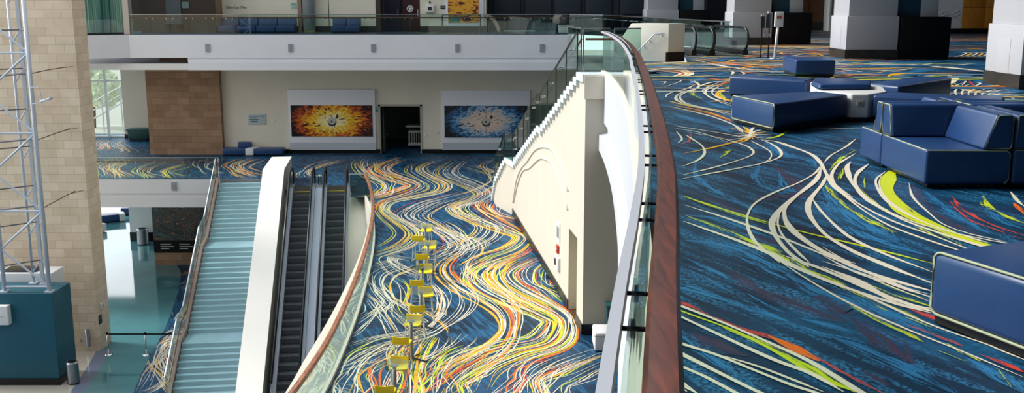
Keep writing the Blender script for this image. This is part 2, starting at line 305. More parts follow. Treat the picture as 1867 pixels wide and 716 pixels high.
# carpet strokes: yarn colour, width and course in metres on each floor
UPPER=[
('c',0.04,[(1.97,11.58),(2.21,11.99),(2.41,12.57),(2.5,13.22),(2.49,13.84),(2.47,14.32)]),
('c',0.04,[(1.87,10.98),(2.33,11.51),(2.79,12.13),(3.02,12.57),(3.09,13.05),(3.04,13.48),(2.85,14.13),(2.55,14.62)]),
('c',0.045,[(1.83,10.75),(2.39,11.26),(2.93,11.78),(3.27,12.27),(3.42,12.81),(3.46,13.39),(3.42,13.84)]),
('c',0.03,[(2.93,11.78),(3.12,12.13),(3.27,12.73),(3.27,13.39),(3.25,13.75)]),
('c',0.06,[(3.42,13.84),(3.61,13.57),(3.69,12.97),(3.72,12.42),(3.63,11.78),(3.48,11.08),(3.34,10.4),(3.29,9.89),(3.29,9.52)]),
('c',0.05,[(3.55,13.75),(3.66,13.05),(3.72,12.57),(3.66,11.99),(3.58,11.58)]),
('c',0.035,[(4.76,13.93),(4.36,13.14),(3.95,12.42),(3.69,11.85)]),
('c',0.035,[(3.59,11.64),(3.35,11.08),(3.01,10.5),(2.61,9.94),(2.31,9.43),(2.12,8.92),(2.0,8.4),(1.94,7.93),(1.94,7.69),(1.96,7.2)]),
('c',0.06,[(3.58,11.58),(3.27,10.73),(2.9,9.99),(2.65,9.52),(2.41,9.0),(2.24,8.54),(2.15,8.06),(2.11,7.57),(2.12,7.29),(2.14,7.08)]),
('c',0.06,[(2.9,9.99),(2.58,9.34),(2.43,8.85),(2.34,8.33),(2.35,7.81),(2.41,7.34),(2.47,7.2)]),
('c',0.03,[(2.43,9.0),(2.29,8.54),(2.21,8.06),(2.18,7.51),(2.18,7.2)]),
('c',0.035,[(2.41,8.69),(2.36,8.26),(2.37,7.69),(2.46,7.29),(2.51,7.18)]),
('c',0.06,[(3.45,10.96),(3.23,10.4),(2.88,9.61),(2.71,9.09),(2.61,8.54),(2.57,8.0),(2.62,7.51),(2.69,7.24),(2.85,6.65)]),
('c',0.045,[(2.9,9.61),(2.81,9.0),(2.75,8.33),(2.75,7.9),(2.84,7.4),(2.98,6.93)]),
('l',0.04,[(1.68,9.75),(1.95,9.13),(2.24,8.54),(2.45,8.16),(2.71,7.78),(2.88,7.51),(3.08,7.18)]),
('c',0.05,[(1.61,9.34),(1.88,8.77),(2.14,8.13),(2.3,7.63),(2.43,7.2),(2.57,6.83),(2.78,6.47)]),
('c',0.07,[(1.49,8.62),(1.68,8.19),(1.83,7.84),(1.97,7.45),(2.01,7.2),(2.19,6.65),(2.41,6.22),(2.58,5.99)]),
('L',0.1,[(1.55,8.88),(1.72,8.47),(1.83,8.19),(1.96,7.75),(2.05,7.34),(2.15,6.93)]),
('L',0.07,[(1.69,9.79),(1.89,9.25),(2.08,8.81),(2.22,8.47)]),
('L',0.06,[(2.55,12.27),(2.7,12.65),(2.81,12.89)]),
('p',0.12,[(1.76,10.19),(1.94,9.52),(2.09,9.0),(2.22,8.69)]),
('p',0.25,[(1.96,8.13),(2.07,7.87),(2.2,7.57)]),
('p',0.35,[(3.07,11.85),(2.86,9.99),(2.56,9.79),(2.33,9.52)]),
('b',0.12,[(2.26,12.27),(2.04,11.08),(2.04,10.19),(2.14,9.61),(2.24,9.09),(2.36,8.77)]),
('b',0.1,[(2.89,11.71),(2.67,10.96),(2.61,10.29),(2.7,9.79)]),
('b',0.14,[(2.99,11.2),(2.8,10.29),(2.86,9.99)]),
('b',0.22,[(1.39,7.93),(1.67,7.75),(1.85,7.29),(1.98,6.78)]),
('b',0.3,[(3.41,13.57),(3.4,12.42),(3.59,12.13),(3.52,11.58)]),
('b',0.18,[(3.16,9.99),(2.99,9.09),(2.96,8.54),(3.03,7.93)]),
('b',0.2,[(1.55,8.92),(1.86,8.69),(2.05,8.13)]),
('c',0.045,[(4.3,12.57),(3.81,11.71),(3.5,10.96),(3.36,10.4),(3.32,9.7)]),
('L',0.06,[(4.41,12.89),(3.97,12.13),(3.59,11.32)]),
('c',0.07,[(4.03,11.92),(3.83,11.45),(3.55,10.4)]),
('L',0.07,[(3.73,11.32),(3.5,10.73)]),
('L',0.07,[(3.26,10.4),(3.17,9.79),(3.11,9.0),(3.13,8.62),(3.16,8.19)]),
('r',0.05,[(2.58,14.52),(2.42,13.75),(2.22,13.31)]),
('c',0.045,[(2.4,14.73),(2.35,13.93),(2.22,13.48)]),
('y',0.05,[(2.15,12.57),(2.65,13.14),(3.1,13.75),(3.34,14.13)]),
('l',0.04,[(3.5,13.93),(3.75,14.22),(4.04,14.73)]),
('y',0.05,[(3.42,13.97),(3.4,14.77),(3.26,15.12)]),
('c',0.05,[(3.45,14.2),(3.33,14.4),(3.18,14.48)]),
('c',0.05,[(3.5,14.44),(3.26,14.05),(3.08,13.9)]),
('y',0.05,[(3.51,14.6),(3.22,13.82),(3.05,13.53)]),
('c',0.05,[(3.49,14.32),(3.28,14.22),(3.09,14.18)]),
('c',0.05,[(3.26,14.05),(3.51,14.65),(3.68,14.9)]),
('y',0.05,[(3.25,14.13),(3.5,14.52),(3.71,14.69)]),
('c',0.05,[(3.25,14.24),(3.47,14.34),(3.69,14.38)]),
('c',0.05,[(3.32,14.4),(3.4,14.11),(3.51,13.99)]),
('y',0.05,[(3.33,13.9),(3.48,14.9),(3.51,15.34)]),
('c',0.05,[(3.26,13.9),(3.54,14.9),(3.7,15.34)]),
('c',0.05,[(3.55,14.48),(3.22,13.99),(2.96,13.8)]),
('c',0.035,[(3.52,11.34),(3.35,10.41),(3.23,9.35),(3.21,8.55),(3.29,8.07),(3.42,7.63),(3.53,7.3)]),
('c',0.035,[(3.83,11.73),(3.51,10.97),(3.33,10.2),(3.27,9.35),(3.31,8.63),(3.44,8.07),(3.51,7.69),(3.58,7.41)]),
('c',0.035,[(3.94,11.73),(3.71,11.09),(3.51,10.2),(3.4,9.44),(3.47,8.63),(3.64,8.2),(3.8,7.94),(3.9,7.82),(4.0,7.69)]),
('c',0.06,[(4.17,11.73),(3.83,11.09),(3.58,10.41),(3.43,9.62),(3.42,8.7),(3.54,8.13),(3.65,7.78),(3.73,7.58)]),
('c',0.04,[(4.18,11.21),(3.87,10.63),(3.64,9.8),(3.55,9.18),(3.57,8.55),(3.71,8.0),(3.77,7.82)]),
('c',0.025,[(4.05,10.97),(3.83,10.41),(3.64,9.71),(3.57,9.1),(3.57,8.48)]),
('s',0.14,[(4.36,11.46),(3.91,10.41),(3.68,9.62),(3.57,8.93),(3.61,8.34),(3.65,7.94),(3.7,7.78),(3.76,7.63)]),
('L',0.06,[(3.23,10.3),(3.13,9.53),(3.11,8.7),(3.19,8.2)]),
('L',0.07,[(3.79,11.46),(3.53,10.74)]),
('L',0.05,[(3.82,10.85),(3.61,10.2)]),
('L',0.06,[(3.46,8.63),(3.52,8.2),(3.54,7.75)]),
('L',0.05,[(3.55,10.2),(3.43,9.18),(3.45,8.48),(3.47,8.0)]),
('c',0.028,[(4.18,10.52),(3.91,9.71),(3.76,8.93),(3.7,8.48),(3.77,8.13),(3.93,7.85)]),
('p',0.12,[(4.18,10.41),(3.92,9.44),(3.79,8.63),(3.84,8.13)]),
('r',0.05,[(4.32,9.8),(4.16,9.18),(4.11,8.7),(4.14,8.34),(4.2,8.1)]),
('r',0.035,[(4.19,9.53),(4.02,8.78),(4.04,8.41),(4.12,7.94)]),
('L',0.08,[(4.63,9.8),(4.44,9.26),(4.41,8.86),(4.42,8.55)]),
('c',0.05,[(5.0,10.0),(4.84,9.53),(4.77,9.26)]),
('o',0.1,[(4.76,9.44),(4.61,8.93)]),
('b',0.2,[(4.15,10.0),(3.99,9.01),(3.95,8.2)]),
('b',0.2,[(2.97,9.53),(2.9,8.48),(2.96,7.88),(3.13,7.46)]),
('b',0.15,[(4.52,9.53),(4.28,8.7),(4.31,8.34)]),
('b',0.25,[(3.31,10.63),(3.08,9.53),(3.03,8.55),(3.09,7.88)]),
('c',0.03,[(2.42,7.69),(2.47,7.19),(2.57,6.79),(2.76,6.48)]),
('c',0.03,[(2.34,7.41),(2.44,6.89),(2.59,6.61),(2.73,6.39)]),
('c',0.025,[(2.37,7.52),(2.46,7.04),(2.64,6.65),(2.77,6.46)]),
('c',0.04,[(2.29,7.24),(2.49,6.84),(2.61,6.52),(2.72,6.33)]),
('c',0.06,[(2.24,7.09),(2.38,6.7),(2.42,6.37),(2.6,6.03)]),
('r',0.05,[(2.29,6.94),(2.38,6.7),(2.46,6.48)]),
('L',0.05,[(2.17,6.84),(2.23,6.52),(2.31,6.37)]),
('L',0.06,[(2.5,6.7),(2.57,6.48),(2.67,6.31)]),
('r',0.055,[(1.08,6.24),(1.1,6.17),(1.24,5.9),(1.36,5.67),(1.5,5.52),(1.59,5.33),(1.68,5.1),(1.75,4.88),(1.83,4.68)]),
('o',0.07,[(1.47,5.57),(1.55,5.39),(1.64,5.15)]),
('c',0.045,[(1.05,6.15),(1.09,6.09),(1.27,5.78),(1.46,5.41),(1.59,5.13),(1.7,4.75),(1.73,4.63)]),
('l',0.035,[(1.04,6.09),(1.06,6.02),(1.26,5.72),(1.37,5.49),(1.44,5.32),(1.52,5.07),(1.6,4.85),(1.68,4.75),(1.72,4.68)]),
('L',0.08,[(1.24,5.72),(1.37,5.49),(1.45,5.33),(1.54,5.13),(1.62,4.91),(1.69,4.71)]),
('c',0.04,[(1.02,5.95),(1.04,5.89),(1.22,5.52),(1.4,5.17),(1.54,4.96),(1.63,4.71)]),
('c',0.045,[(0.94,5.45),(0.96,5.41),(1.11,5.24),(1.26,5.01),(1.4,4.8),(1.48,4.71),(1.53,4.61)]),
('c',0.025,[(1.09,5.27),(1.28,5.08),(1.42,4.88),(1.53,4.71)]),
('c',0.05,[(0.91,5.29),(0.93,5.24),(1.06,4.99),(1.16,4.8),(1.21,4.71),(1.27,4.61)]),
('c',0.03,[(0.88,5.1),(0.9,5.05),(0.99,4.91),(1.09,4.71),(1.13,4.63)]),
('c',0.05,[(0.85,4.88),(0.86,4.8),(0.91,4.68)]),
('c',0.03,[(0.83,4.8),(0.86,4.71)]),
('b',0.12,[(1.14,6.6),(1.17,6.56),(1.42,6.21),(1.63,5.87),(1.78,5.62),(1.94,5.46),(2.06,5.18),(2.15,4.91)]),
('b',0.07,[(1.31,7.31),(1.47,6.89),(1.56,6.6)]),
('b',0.07,[(1.26,7.04),(1.37,6.7),(1.46,6.45)]),
('b',0.12,[(1.71,7.37),(1.88,6.84),(1.98,6.7)]),
('b',0.12,[(0.97,5.57),(1.06,5.24),(1.15,4.96),(1.2,4.78)]),
('b',0.05,[(1.54,6.47),(1.6,6.21),(1.69,6.0)]),
('b',0.2,[(1.92,6.89),(2.04,6.47),(2.18,6.17),(2.3,5.83)]),
('b',0.15,[(1.75,5.9),(1.88,5.76),(1.99,5.62)]),
('p',0.3,[(1.53,7.04),(1.66,6.47),(1.87,6.09),(2.02,5.83)]),
('p',0.2,[(1.04,5.62),(1.15,5.39),(1.28,5.24)]),
('p',0.25,[(1.99,6.38),(2.03,6.06),(2.11,5.98)]),
('c',0.025,[(1.95,7.42),(2.03,6.79),(2.1,6.38),(2.16,6.13),(2.2,5.98),(2.33,5.62),(2.44,5.36),(2.5,5.21),(2.61,4.91)]),
('L',0.09,[(2.08,7.37),(2.1,7.04),(2.2,6.79),(2.27,6.47),(2.37,6.17),(2.47,5.83)]),
('c',0.05,[(2.04,7.42),(2.21,7.04),(2.33,6.65),(2.43,6.34)]),
('c',0.04,[(2.28,6.96),(2.37,6.6),(2.44,6.21),(2.6,6.02),(2.67,5.87)]),
('c',0.05,[(2.24,7.04),(2.26,6.89),(2.38,6.47),(2.51,6.17),(2.62,6.07)]),
('c',0.03,[(2.2,6.7),(2.32,6.3),(2.42,5.94),(2.53,5.65),(2.65,5.42),(2.69,5.3),(2.76,5.12)]),
('L',0.05,[(2.13,6.17),(2.21,5.83),(2.29,5.59),(2.32,5.46)]),
('r',0.06,[(2.48,6.09),(2.56,5.9),(2.64,5.65),(2.73,5.49),(2.8,5.3)]),
('r',0.05,[(2.35,5.76),(2.45,5.55),(2.51,5.39)]),
('r',0.07,[(2.55,5.26),(2.61,5.12),(2.65,4.99)]),
('L',0.05,[(2.27,6.26),(2.33,6.04)]),
('L',0.05,[(2.39,5.92),(2.47,5.72)]),
('L',0.06,[(2.44,5.44),(2.5,5.15)]),
('L',0.035,[(2.34,5.33),(2.42,5.15)]),
('L',0.03,[(2.54,5.04),(2.49,4.78)]),
('b',0.16,[(1.84,5.55),(1.97,5.3),(2.08,5.04),(2.18,4.71)]),
('b',0.18,[(2.45,5.21),(2.5,4.99),(2.52,4.71)]),
('b',0.12,[(2.37,7.25),(2.55,6.79),(2.78,6.47)]),
('b',0.2,[(2.22,6.38),(2.35,5.9),(2.43,5.62)]),
('c',0.04,[(2.41,7.37),(2.55,6.79),(2.71,6.3)]),
('c',0.04,[(2.62,7.37),(2.73,6.99),(2.86,6.67)]),
('c',0.02,[(2.36,7.2),(2.52,6.65),(2.67,6.21)]),
('L',0.07,[(2.39,6.7),(2.51,6.38),(2.64,6.13)]),
('p',0.2,[(2.04,5.98),(2.1,5.52),(2.13,5.12)]),
('p',0.15,[(1.82,5.01),(1.89,4.8)]),
('c',0.09,[(4.08,28.3),(4.55,28.3),(4.75,27.37),(4.68,26.41),(4.33,25.5),(3.67,25.25)]),
('c',0.09,[(4.05,28.15),(4.48,28.09),(4.67,27.27),(4.63,26.41),(4.28,25.5),(3.69,25.33)]),
('y',0.09,[(4.03,27.99),(4.41,27.88),(4.6,27.17),(4.57,26.41),(4.23,25.5),(3.7,25.42)]),
('c',0.09,[(4.01,27.83),(4.34,27.68),(4.53,27.08),(4.52,26.41),(4.17,25.5),(3.71,25.5)]),
('r',0.09,[(3.99,27.68),(4.28,27.47),(4.46,26.98),(4.47,26.41),(4.12,25.5),(3.72,25.59)]),
('o',0.09,[(3.96,27.52),(4.21,27.27),(4.39,26.88),(4.41,26.41),(4.07,25.5),(3.74,25.68)]),
('c',0.09,[(3.94,27.37),(4.15,27.08),(4.32,26.78),(4.36,26.41),(4.02,25.5),(3.75,25.77)]),
('c',0.06,[(3.43,23.8),(3.59,23.8),(3.42,23.06)]),
('c',0.05,[(3.86,24.38),(3.98,23.99),(3.35,22.36)]),
('c',0.07,[(4.2,23.99),(4.25,23.24),(4.0,22.03),(3.44,20.8),(3.18,19.69),(3.16,18.94),(3.33,18.01),(3.71,16.98)]),
('c',0.06,[(4.32,24.18),(4.12,22.36),(3.46,20.65),(3.24,19.43),(3.29,18.46),(3.75,17.17)]),
('c',0.06,[(3.02,19.96),(3.22,20.8),(3.75,21.87),(4.16,23.06)]),
('c',0.06,[(5.25,24.18),(4.41,22.36),(4.08,21.4),(3.89,19.96),(4.05,18.58)]),
('L',0.15,[(5.01,23.06),(4.32,21.09),(4.11,19.56),(4.16,19.06)]),
('c',0.05,[(4.87,23.8),(4.2,22.03),(3.97,21.09),(3.89,19.43),(3.98,18.24)]),
('L',0.12,[(4.0,22.03),(3.69,20.8),(3.69,19.56)]),
('c',0.05,[(4.91,23.42),(4.22,21.4),(4.04,19.96),(4.13,18.94)]),
('y',0.1,[(4.81,22.36),(4.25,20.95),(4.09,19.96),(4.18,19.18)]),
('c',0.05,[(2.83,18.24),(3.18,17.17),(3.34,16.23),(3.41,15.22),(3.32,14.46)]),
('y',0.12,[(2.98,19.18),(3.33,18.01),(3.8,17.38)]),
('p',0.2,[(2.9,18.7),(3.3,17.58),(3.71,16.98)]),
('c',0.05,[(2.94,18.94),(3.32,18.24),(3.65,16.69)]),
('c',0.04,[(2.82,18.01),(3.19,16.98),(3.4,15.71),(3.32,14.61)]),
('o',0.07,[(3.06,17.8),(3.36,16.98),(3.48,15.88)]),
('y',0.06,[(2.94,18.46),(3.33,17.38),(3.51,16.14)]),
('b',0.3,[(2.71,16.98),(2.97,16.05),(3.14,15.22),(3.17,14.61)]),
('b',0.3,[(3.45,23.06),(3.95,23.06),(4.66,24.99),(5.84,27.27)]),
('b',0.3,[(3.64,19.43),(3.75,18.24),(3.89,18.01)]),
('c',0.05,[(2.46,15.38),(2.77,14.91),(3.11,14.32),(3.23,14.05)]),
('c',0.04,[(2.43,15.06),(2.71,14.61),(2.91,13.58)]),
('l',0.05,[(4.1,14.91),(3.74,14.18),(3.49,13.91)]),
('o',0.25,[(6.05,31.92),(6.65,30.01),(7.36,28.3)]),
('c',0.2,[(5.77,32.61),(6.21,28.85),(7.16,27.52)]),
('c',0.12,[(5.9,29.71),(6.52,27.78),(6.91,26.55)]),
('b',0.3,[(5.33,31.26),(5.81,27.78),(6.69,27.03)]),
('y',0.2,[(6.33,31.26),(7.1,30.31),(7.54,28.85)]),
('o',0.15,[(6.05,27.27),(6.29,26.78),(6.52,26.31)]),
('c',0.08,[(5.99,28.3),(5.81,26.78),(5.54,25.86)]),
('c',0.08,[(6.11,27.52),(6.05,26.55),(5.89,26.08)]),
('c',0.35,[(10.24,31.49),(11.34,30.84),(12.07,29.44),(12.64,27.22),(12.64,24.96)]),
('b',0.6,[(9.41,30.95),(10.6,29.68),(11.34,27.64),(12.07,26.05)]),
('c',0.2,[(8.43,30.95),(9.1,28.88),(10.1,27.43),(10.97,26.05),(10.84,24.96),(10.4,23.97),(9.85,23.05)]),
('o',0.2,[(8.71,27.64),(9.04,26.05),(9.8,25.86)]),
('c',0.2,[(8.91,28.29),(9.52,26.62),(10.27,25.67)]),
('r',0.12,[(8.33,26.43),(8.58,25.49),(9.19,25.67)]),
('c',0.06,[(10.27,32.33),(9.91,31.22),(9.76,30.18)]),
('c',0.06,[(9.76,31.76),(9.43,30.95),(9.3,29.93)]),
('c',0.05,[(10.39,23.81),(9.42,22.19),(8.86,20.9),(8.59,19.97)]),
('c',0.05,[(10.4,23.47),(9.47,21.97),(8.93,20.75),(8.68,19.86)]),
('c',0.05,[(10.41,23.13),(9.52,21.76),(9.01,20.61),(8.76,19.75)]),
('c',0.05,[(10.42,22.81),(9.58,21.55),(9.08,20.47),(8.84,19.64)]),
('c',0.05,[(10.42,22.5),(9.63,21.35),(9.15,20.33),(8.92,19.53)]),
('c',0.05,[(10.43,22.19),(9.68,21.15),(9.23,20.19),(9.01,19.42)]),
('c',0.05,[(10.44,21.89),(9.73,20.95),(9.3,20.06),(9.08,19.32)]),
('c',0.05,[(10.44,21.6),(9.77,20.75),(9.37,19.92),(9.16,19.22)]),
('c',0.05,[(10.45,21.32),(9.82,20.56),(9.44,19.79),(9.24,19.11)]),
('y',0.12,[(10.19,24.29),(9.72,21.92),(9.94,20.9),(10.17,20.19)]),
('c',0.08,[(9.72,22.75),(9.61,21.15),(9.83,20.19),(9.95,19.75)]),
('L',0.1,[(10.45,24.29),(9.84,22.19),(9.95,21.4)]),
('c',0.06,[(10.77,24.62),(10.67,23.97),(10.06,22.75)]),
('c',0.06,[(10.73,23.65),(10.74,23.34),(10.22,22.47)]),
('r',0.08,[(11.18,24.96),(10.54,23.34),(10.19,22.19)]),
('c',0.1,[(9.49,21.4),(9.83,20.66),(9.65,19.11)]),
('b',0.4,[(11.16,24.62),(10.65,21.92),(10.66,21.15)]),
('b',0.6,[(24.2,57.17),(24.93,56.12),(25.7,55.1)]),
('c',0.25,[(22.46,53.03),(23.17,52.12),(23.91,51.25)]),
('b',0.6,[(20.95,49.45),(21.64,48.66),(22.36,47.89)]),
('b',0.5,[(19.39,45.73),(20.05,45.06),(20.74,44.4)]),
('c',0.2,[(18.25,43.04),(18.89,42.44),(19.56,41.85)]),
('y',0.35,[(17.25,40.64),(17.86,40.1),(18.51,39.58)]),
('p',0.5,[(16.69,39.32),(17.3,38.82),(17.93,38.33)]),
('b',0.5,[(15.84,37.31),(16.43,36.85),(17.04,36.41)]),
('b',0.5,[(13.06,30.69),(13.57,30.38),(14.11,30.08)]),
('b',0.4,[(13.87,32.62),(14.41,32.27),(14.96,31.93)]),
('c',0.08,[(14.77,34.15),(15.36,35.01),(16.22,36.56),(16.34,37.46)]),
('y',0.08,[(14.97,34.15),(15.56,35.01),(16.42,36.56),(16.54,37.46)]),
('c',0.08,[(15.17,34.15),(15.76,35.01),(16.61,36.56),(16.74,37.46)]),
('y',0.08,[(15.36,34.15),(15.97,35.01),(16.8,36.56),(16.94,37.46)]),
('c',0.08,[(15.56,34.15),(16.17,35.01),(16.99,36.56),(17.13,37.46)]),
('y',0.08,[(15.76,34.15),(16.37,35.01),(17.19,36.56),(17.33,37.46)]),
('c',0.25,[(17.19,61.79),(18.05,60.97),(18.64,59.98)]),
('c',0.25,[(16.37,58.82),(17.2,58.07),(17.78,57.17)]),
('y',0.3,[(15.62,56.12),(16.43,55.44),(16.99,54.61)]),
('b',0.6,[(14.94,53.65),(15.72,53.03),(16.26,52.27)]),
('b',0.5,[(14.12,50.68),(14.86,50.12),(15.39,49.45)]),
('c',0.2,[(13.56,48.66),(14.28,48.14),(14.79,47.52)]),
('b',0.4,[(12.56,45.06),(13.24,44.62),(13.73,44.08)]),
('c',0.2,[(11.5,41.19),(12.12,40.82),(12.59,40.37)]),
('b',0.4,[(11.07,39.67),(11.68,39.32),(12.13,38.9)]),
('y',0.12,[(10.97,37.69),(10.73,35.84),(10.5,33.84)]),
('L',0.12,[(10.43,36.93),(10.41,35.01),(10.44,33.52)]),
('c',0.08,[(9.96,33.84),(9.43,32.62),(9.14,30.69),(9.3,29.93)]),
('c',0.08,[(10.05,33.52),(9.56,32.33),(9.27,30.69)]),
('b',0.5,[(9.38,35.14),(9.23,32.62),(9.07,30.43)]),
('r',0.1,[(9.83,37.31),(9.73,36.19),(9.69,35.49)]),
('y',0.1,[(9.86,38.49),(9.73,36.93),(9.3,35.84)]),
('o',0.15,[(8.18,36.58),(8.72,37.3),(8.57,35.29)]),
('y',0.12,[(8.08,35.71),(8.54,35.71),(9.24,37.49)]),
('c',0.1,[(6.89,32.61),(7.68,31.92),(9.07,34.09),(10.65,36.58)]),
('r',0.08,[(9.35,36.58),(9.51,36.14),(9.32,34.88)])]
MIDDLE=[
(1.2,14,'ccllyo',[(-8.29,57.53),(-8.07,54.79),(-7.11,51.35),(-6.21,49.15),(-6.04,47.12),(-6.32,45.97),(-7.27,45.24)]),
(1.3,22,'cloyoyoc',[(-5.98,58.11),(-7.07,54.79),(-6.98,52.77),(-6.04,50.9),(-5.1,49.36),(-4.78,48.31),(-5.34,46.73),(-6.22,45.24),(-6.81,44.53)]),
(0.8,10,'oyol',[(-6.3,56.96),(-6.9,54.79),(-6.82,52.77),(-6.09,51.35),(-5.3,49.79),(-4.74,48.73)]),
(1.1,18,'ccllyl',[(-3.81,57.53),(-4.98,54.79),(-5.04,52.77),(-4.21,50.45),(-3.58,48.73),(-3.65,47.12),(-4.54,45.79),(-5.58,44.53),(-5.64,42.84),(-5.03,40.98),(-4.28,39.26),(-3.96,37.93),(-4.24,36.21),(-4.93,35.07),(-5.32,34.42)]),
(0.4,5,'rp',[(-5.11,55.32),(-5.26,53.76),(-5.08,52.29)]),
(0.4,5,'rro',[(-5.18,45.24),(-5.72,44.53),(-5.88,43.17),(-5.69,42.2)]),
(1.3,16,'cccccyl',[(-2.76,57.53),(-3.16,55.32),(-3.51,52.77),(-3.15,50.9),(-2.46,49.57),(-1.72,47.91),(-1.31,46.35),(-1.62,44.88),(-2.39,43.84),(-2.6,42.84),(-2.21,41.58),(-1.46,40.39),(-1.06,39.26),(-1.25,37.68),(-1.93,36.21),(-2.68,34.85),(-3.16,34.2)]),
(1,10,'cclyo',[(-0.56,57.53),(-1.21,54.79),(-0.91,52.29),(-0.87,49.57),(-1.68,46.73),(-3.0,44.88)]),
(1,8,'ccly',[(-2.71,54.79),(-1.74,53.26),(-0.89,50.9),(-0.78,48.73)]),
(1.3,18,'ccccyr',[(-1.84,47.12),(-3.01,45.06),(-3.62,44.01),(-4.13,42.2),(-4.01,40.98),(-3.35,39.82),(-2.72,38.72),(-2.11,37.42),(-1.77,36.21),(-1.92,34.85),(-2.19,33.99)]),
(0.9,12,'clly',[(-3.17,40.68),(-2.62,38.99),(-2.01,37.68),(-1.45,36.93),(-1.61,35.29)]),
(1.2,20,'llcycro',[(-1.36,45.42),(-1.78,43.84),(-1.73,42.52),(-0.96,40.39),(-0.08,38.72),(0.44,37.42),(0.03,35.74),(-0.77,34.5),(-1.5,32.78)]),
(0.6,10,'oroy',[(-1.27,44.88),(-1.48,43.84),(-1.0,42.2),(-0.28,40.98),(0.29,40.1)]),
(0.6,8,'rlco',[(-0.78,44.53),(-0.86,43.17),(-0.54,41.89),(-0.09,40.83)]),
(1.5,34,'lcooyoylc',[(0.95,35.5),(-0.28,33.69),(-0.78,32.36),(-0.5,30.84),(0.37,29.31),(1.13,28.04),(1.35,27.1),(1.01,25.59),(0.05,24.79),(-0.83,23.68),(-1.2,22.09)]),
(0.6,14,'yyoy',[(0.16,34.57),(-0.45,33.35),(-0.52,31.89),(-0.1,30.41),(0.67,28.79),(1.09,27.8)]),
(0.8,10,'orrl',[(-0.84,34.94),(-1.25,33.52),(-1.37,32.2),(-0.9,30.69)]),
(1,18,'lccory',[(-1.6,35.69),(-2.02,33.18),(-1.49,31.13),(-0.56,29.31),(-0.12,27.8),(-0.19,26.0),(-0.79,24.41),(-1.5,23.16),(-2.11,21.72)]),
(1.2,16,'rrolcc',[(1.41,34.21),(0.89,32.85),(0.89,31.28),(1.34,30.41),(1.75,29.05)]),
(1.3,18,'lccyoc',[(2.4,25.18),(1.14,24.04),(0.48,23.16),(0.28,22.09),(0.22,21.42)]),
(0.9,12,'rorl',[(1.16,24.51),(0.56,23.68),(0.29,22.66),(0.22,21.72)]),
(1,10,'clc',[(2.31,24.22),(1.48,23.33),(0.95,22.34),(0.74,21.57)]),
(1.4,18,'cccyp',[(-3.19,34.14),(-3.86,33.51),(-4.51,32.48),(-4.48,31.21),(-3.94,29.58),(-3.29,28.3),(-2.73,26.94),(-2.4,25.87)]),
(1.4,12,'ccc',[(-4.72,32.48),(-4.51,30.49),(-4.01,29.14),(-4.12,28.1),(-4.55,26.94),(-4.91,26.04)]),
(1.2,10,'ccc',[(-3.26,34.14),(-4.21,34.73),(-4.37,34.14),(-3.77,32.75),(-3.04,31.71)]),
(0.9,12,'cccc',[(-2.63,31.71),(-2.03,30.84),(-1.63,29.58),(-1.63,28.3),(-2.02,26.94),(-2.49,26.22),(-3.43,25.53),(-4.38,24.56)]),
(0.5,5,'ccy',[(-2.48,31.45),(-2.06,29.8),(-2.1,28.1),(-2.36,27.51)]),
(0.9,18,'lylclo',[(-2.23,26.58),(-2.52,25.36),(-2.6,24.25),(-2.51,23.09),(-2.43,22.07),(-2.4,21.52)]),
(0.8,10,'oroc',[(-2.88,24.56),(-2.95,23.37),(-2.97,22.28),(-2.92,21.52)]),
(1,14,'orclc',[(-0.97,25.36),(-1.58,24.48),(-1.83,23.51),(-1.86,22.54),(-1.85,21.77)]),
(1,12,'ocll',[(-0.66,24.25),(-1.15,23.37),(-1.41,22.41),(-1.45,21.52)]),
(1.2,12,'ccyl',[(-2.63,25.96),(-3.13,25.36),(-3.64,24.25),(-3.83,23.09),(-3.72,22.07),(-3.64,21.52)]),
(1,9,'cycl',[(-2.98,25.53),(-3.58,24.56),(-4.18,23.66),(-4.42,23.23)]),
(0.9,7,'ccc',[(-4.29,23.09),(-3.95,22.28),(-3.69,21.52)]),
(0.5,6,'ll',[(-1.86,26.22),(-1.97,25.36),(-2.12,24.56),(-2.31,24.25)]),
(0.9,5,'cc',[(-1.1,26.4),(-1.46,25.2),(-2.04,24.25),(-2.41,23.66)]),
(0.9,10,'lycc',[(-4.24,31.96),(-3.72,30.49),(-3.27,28.72),(-2.78,27.51)]),
(1.2,14,'lyocc',[(-22.19,57.72),(-22.2,55.79),(-22.14,53.99),(-21.1,51.88),(-20.37,50.69)]),
(1,12,'oycc',[(-21.06,56.5),(-21.51,55.33),(-21.19,53.55),(-19.99,51.48),(-19.35,50.31)]),
(0.9,10,'lccy',[(-19.48,55.79),(-19.72,53.99),(-19.33,52.29),(-18.29,51.08),(-17.89,50.31)]),
(0.9,10,'lyc',[(-17.64,55.56),(-18.01,53.99),(-18.15,52.7),(-17.47,51.48),(-16.95,50.69)]),
(0.9,8,'ccy',[(-16.65,57.23),(-17.06,55.33),(-16.19,53.12),(-15.02,51.48)]),
(1.2,16,'lroyo',[(-14.96,57.72),(-15.38,55.33),(-15.09,53.99),(-13.9,51.88),(-12.79,50.69)]),
(1,12,'cyoc',[(-14.16,57.23),(-14.51,55.33),(-14.27,53.55),(-13.15,51.88)]),
(0.9,12,'ccyy',[(-9.73,56.74),(-10.42,55.33),(-10.8,53.55),(-10.75,51.88),(-10.17,50.31)]),
(0.9,10,'ccy',[(-25.07,65.0),(-24.88,63.17),(-23.81,61.43),(-22.88,59.79),(-23.11,58.74)]),
(0.9,10,'coy',[(-26.01,65.0),(-25.79,63.17),(-24.78,61.43),(-24.61,59.79)])]
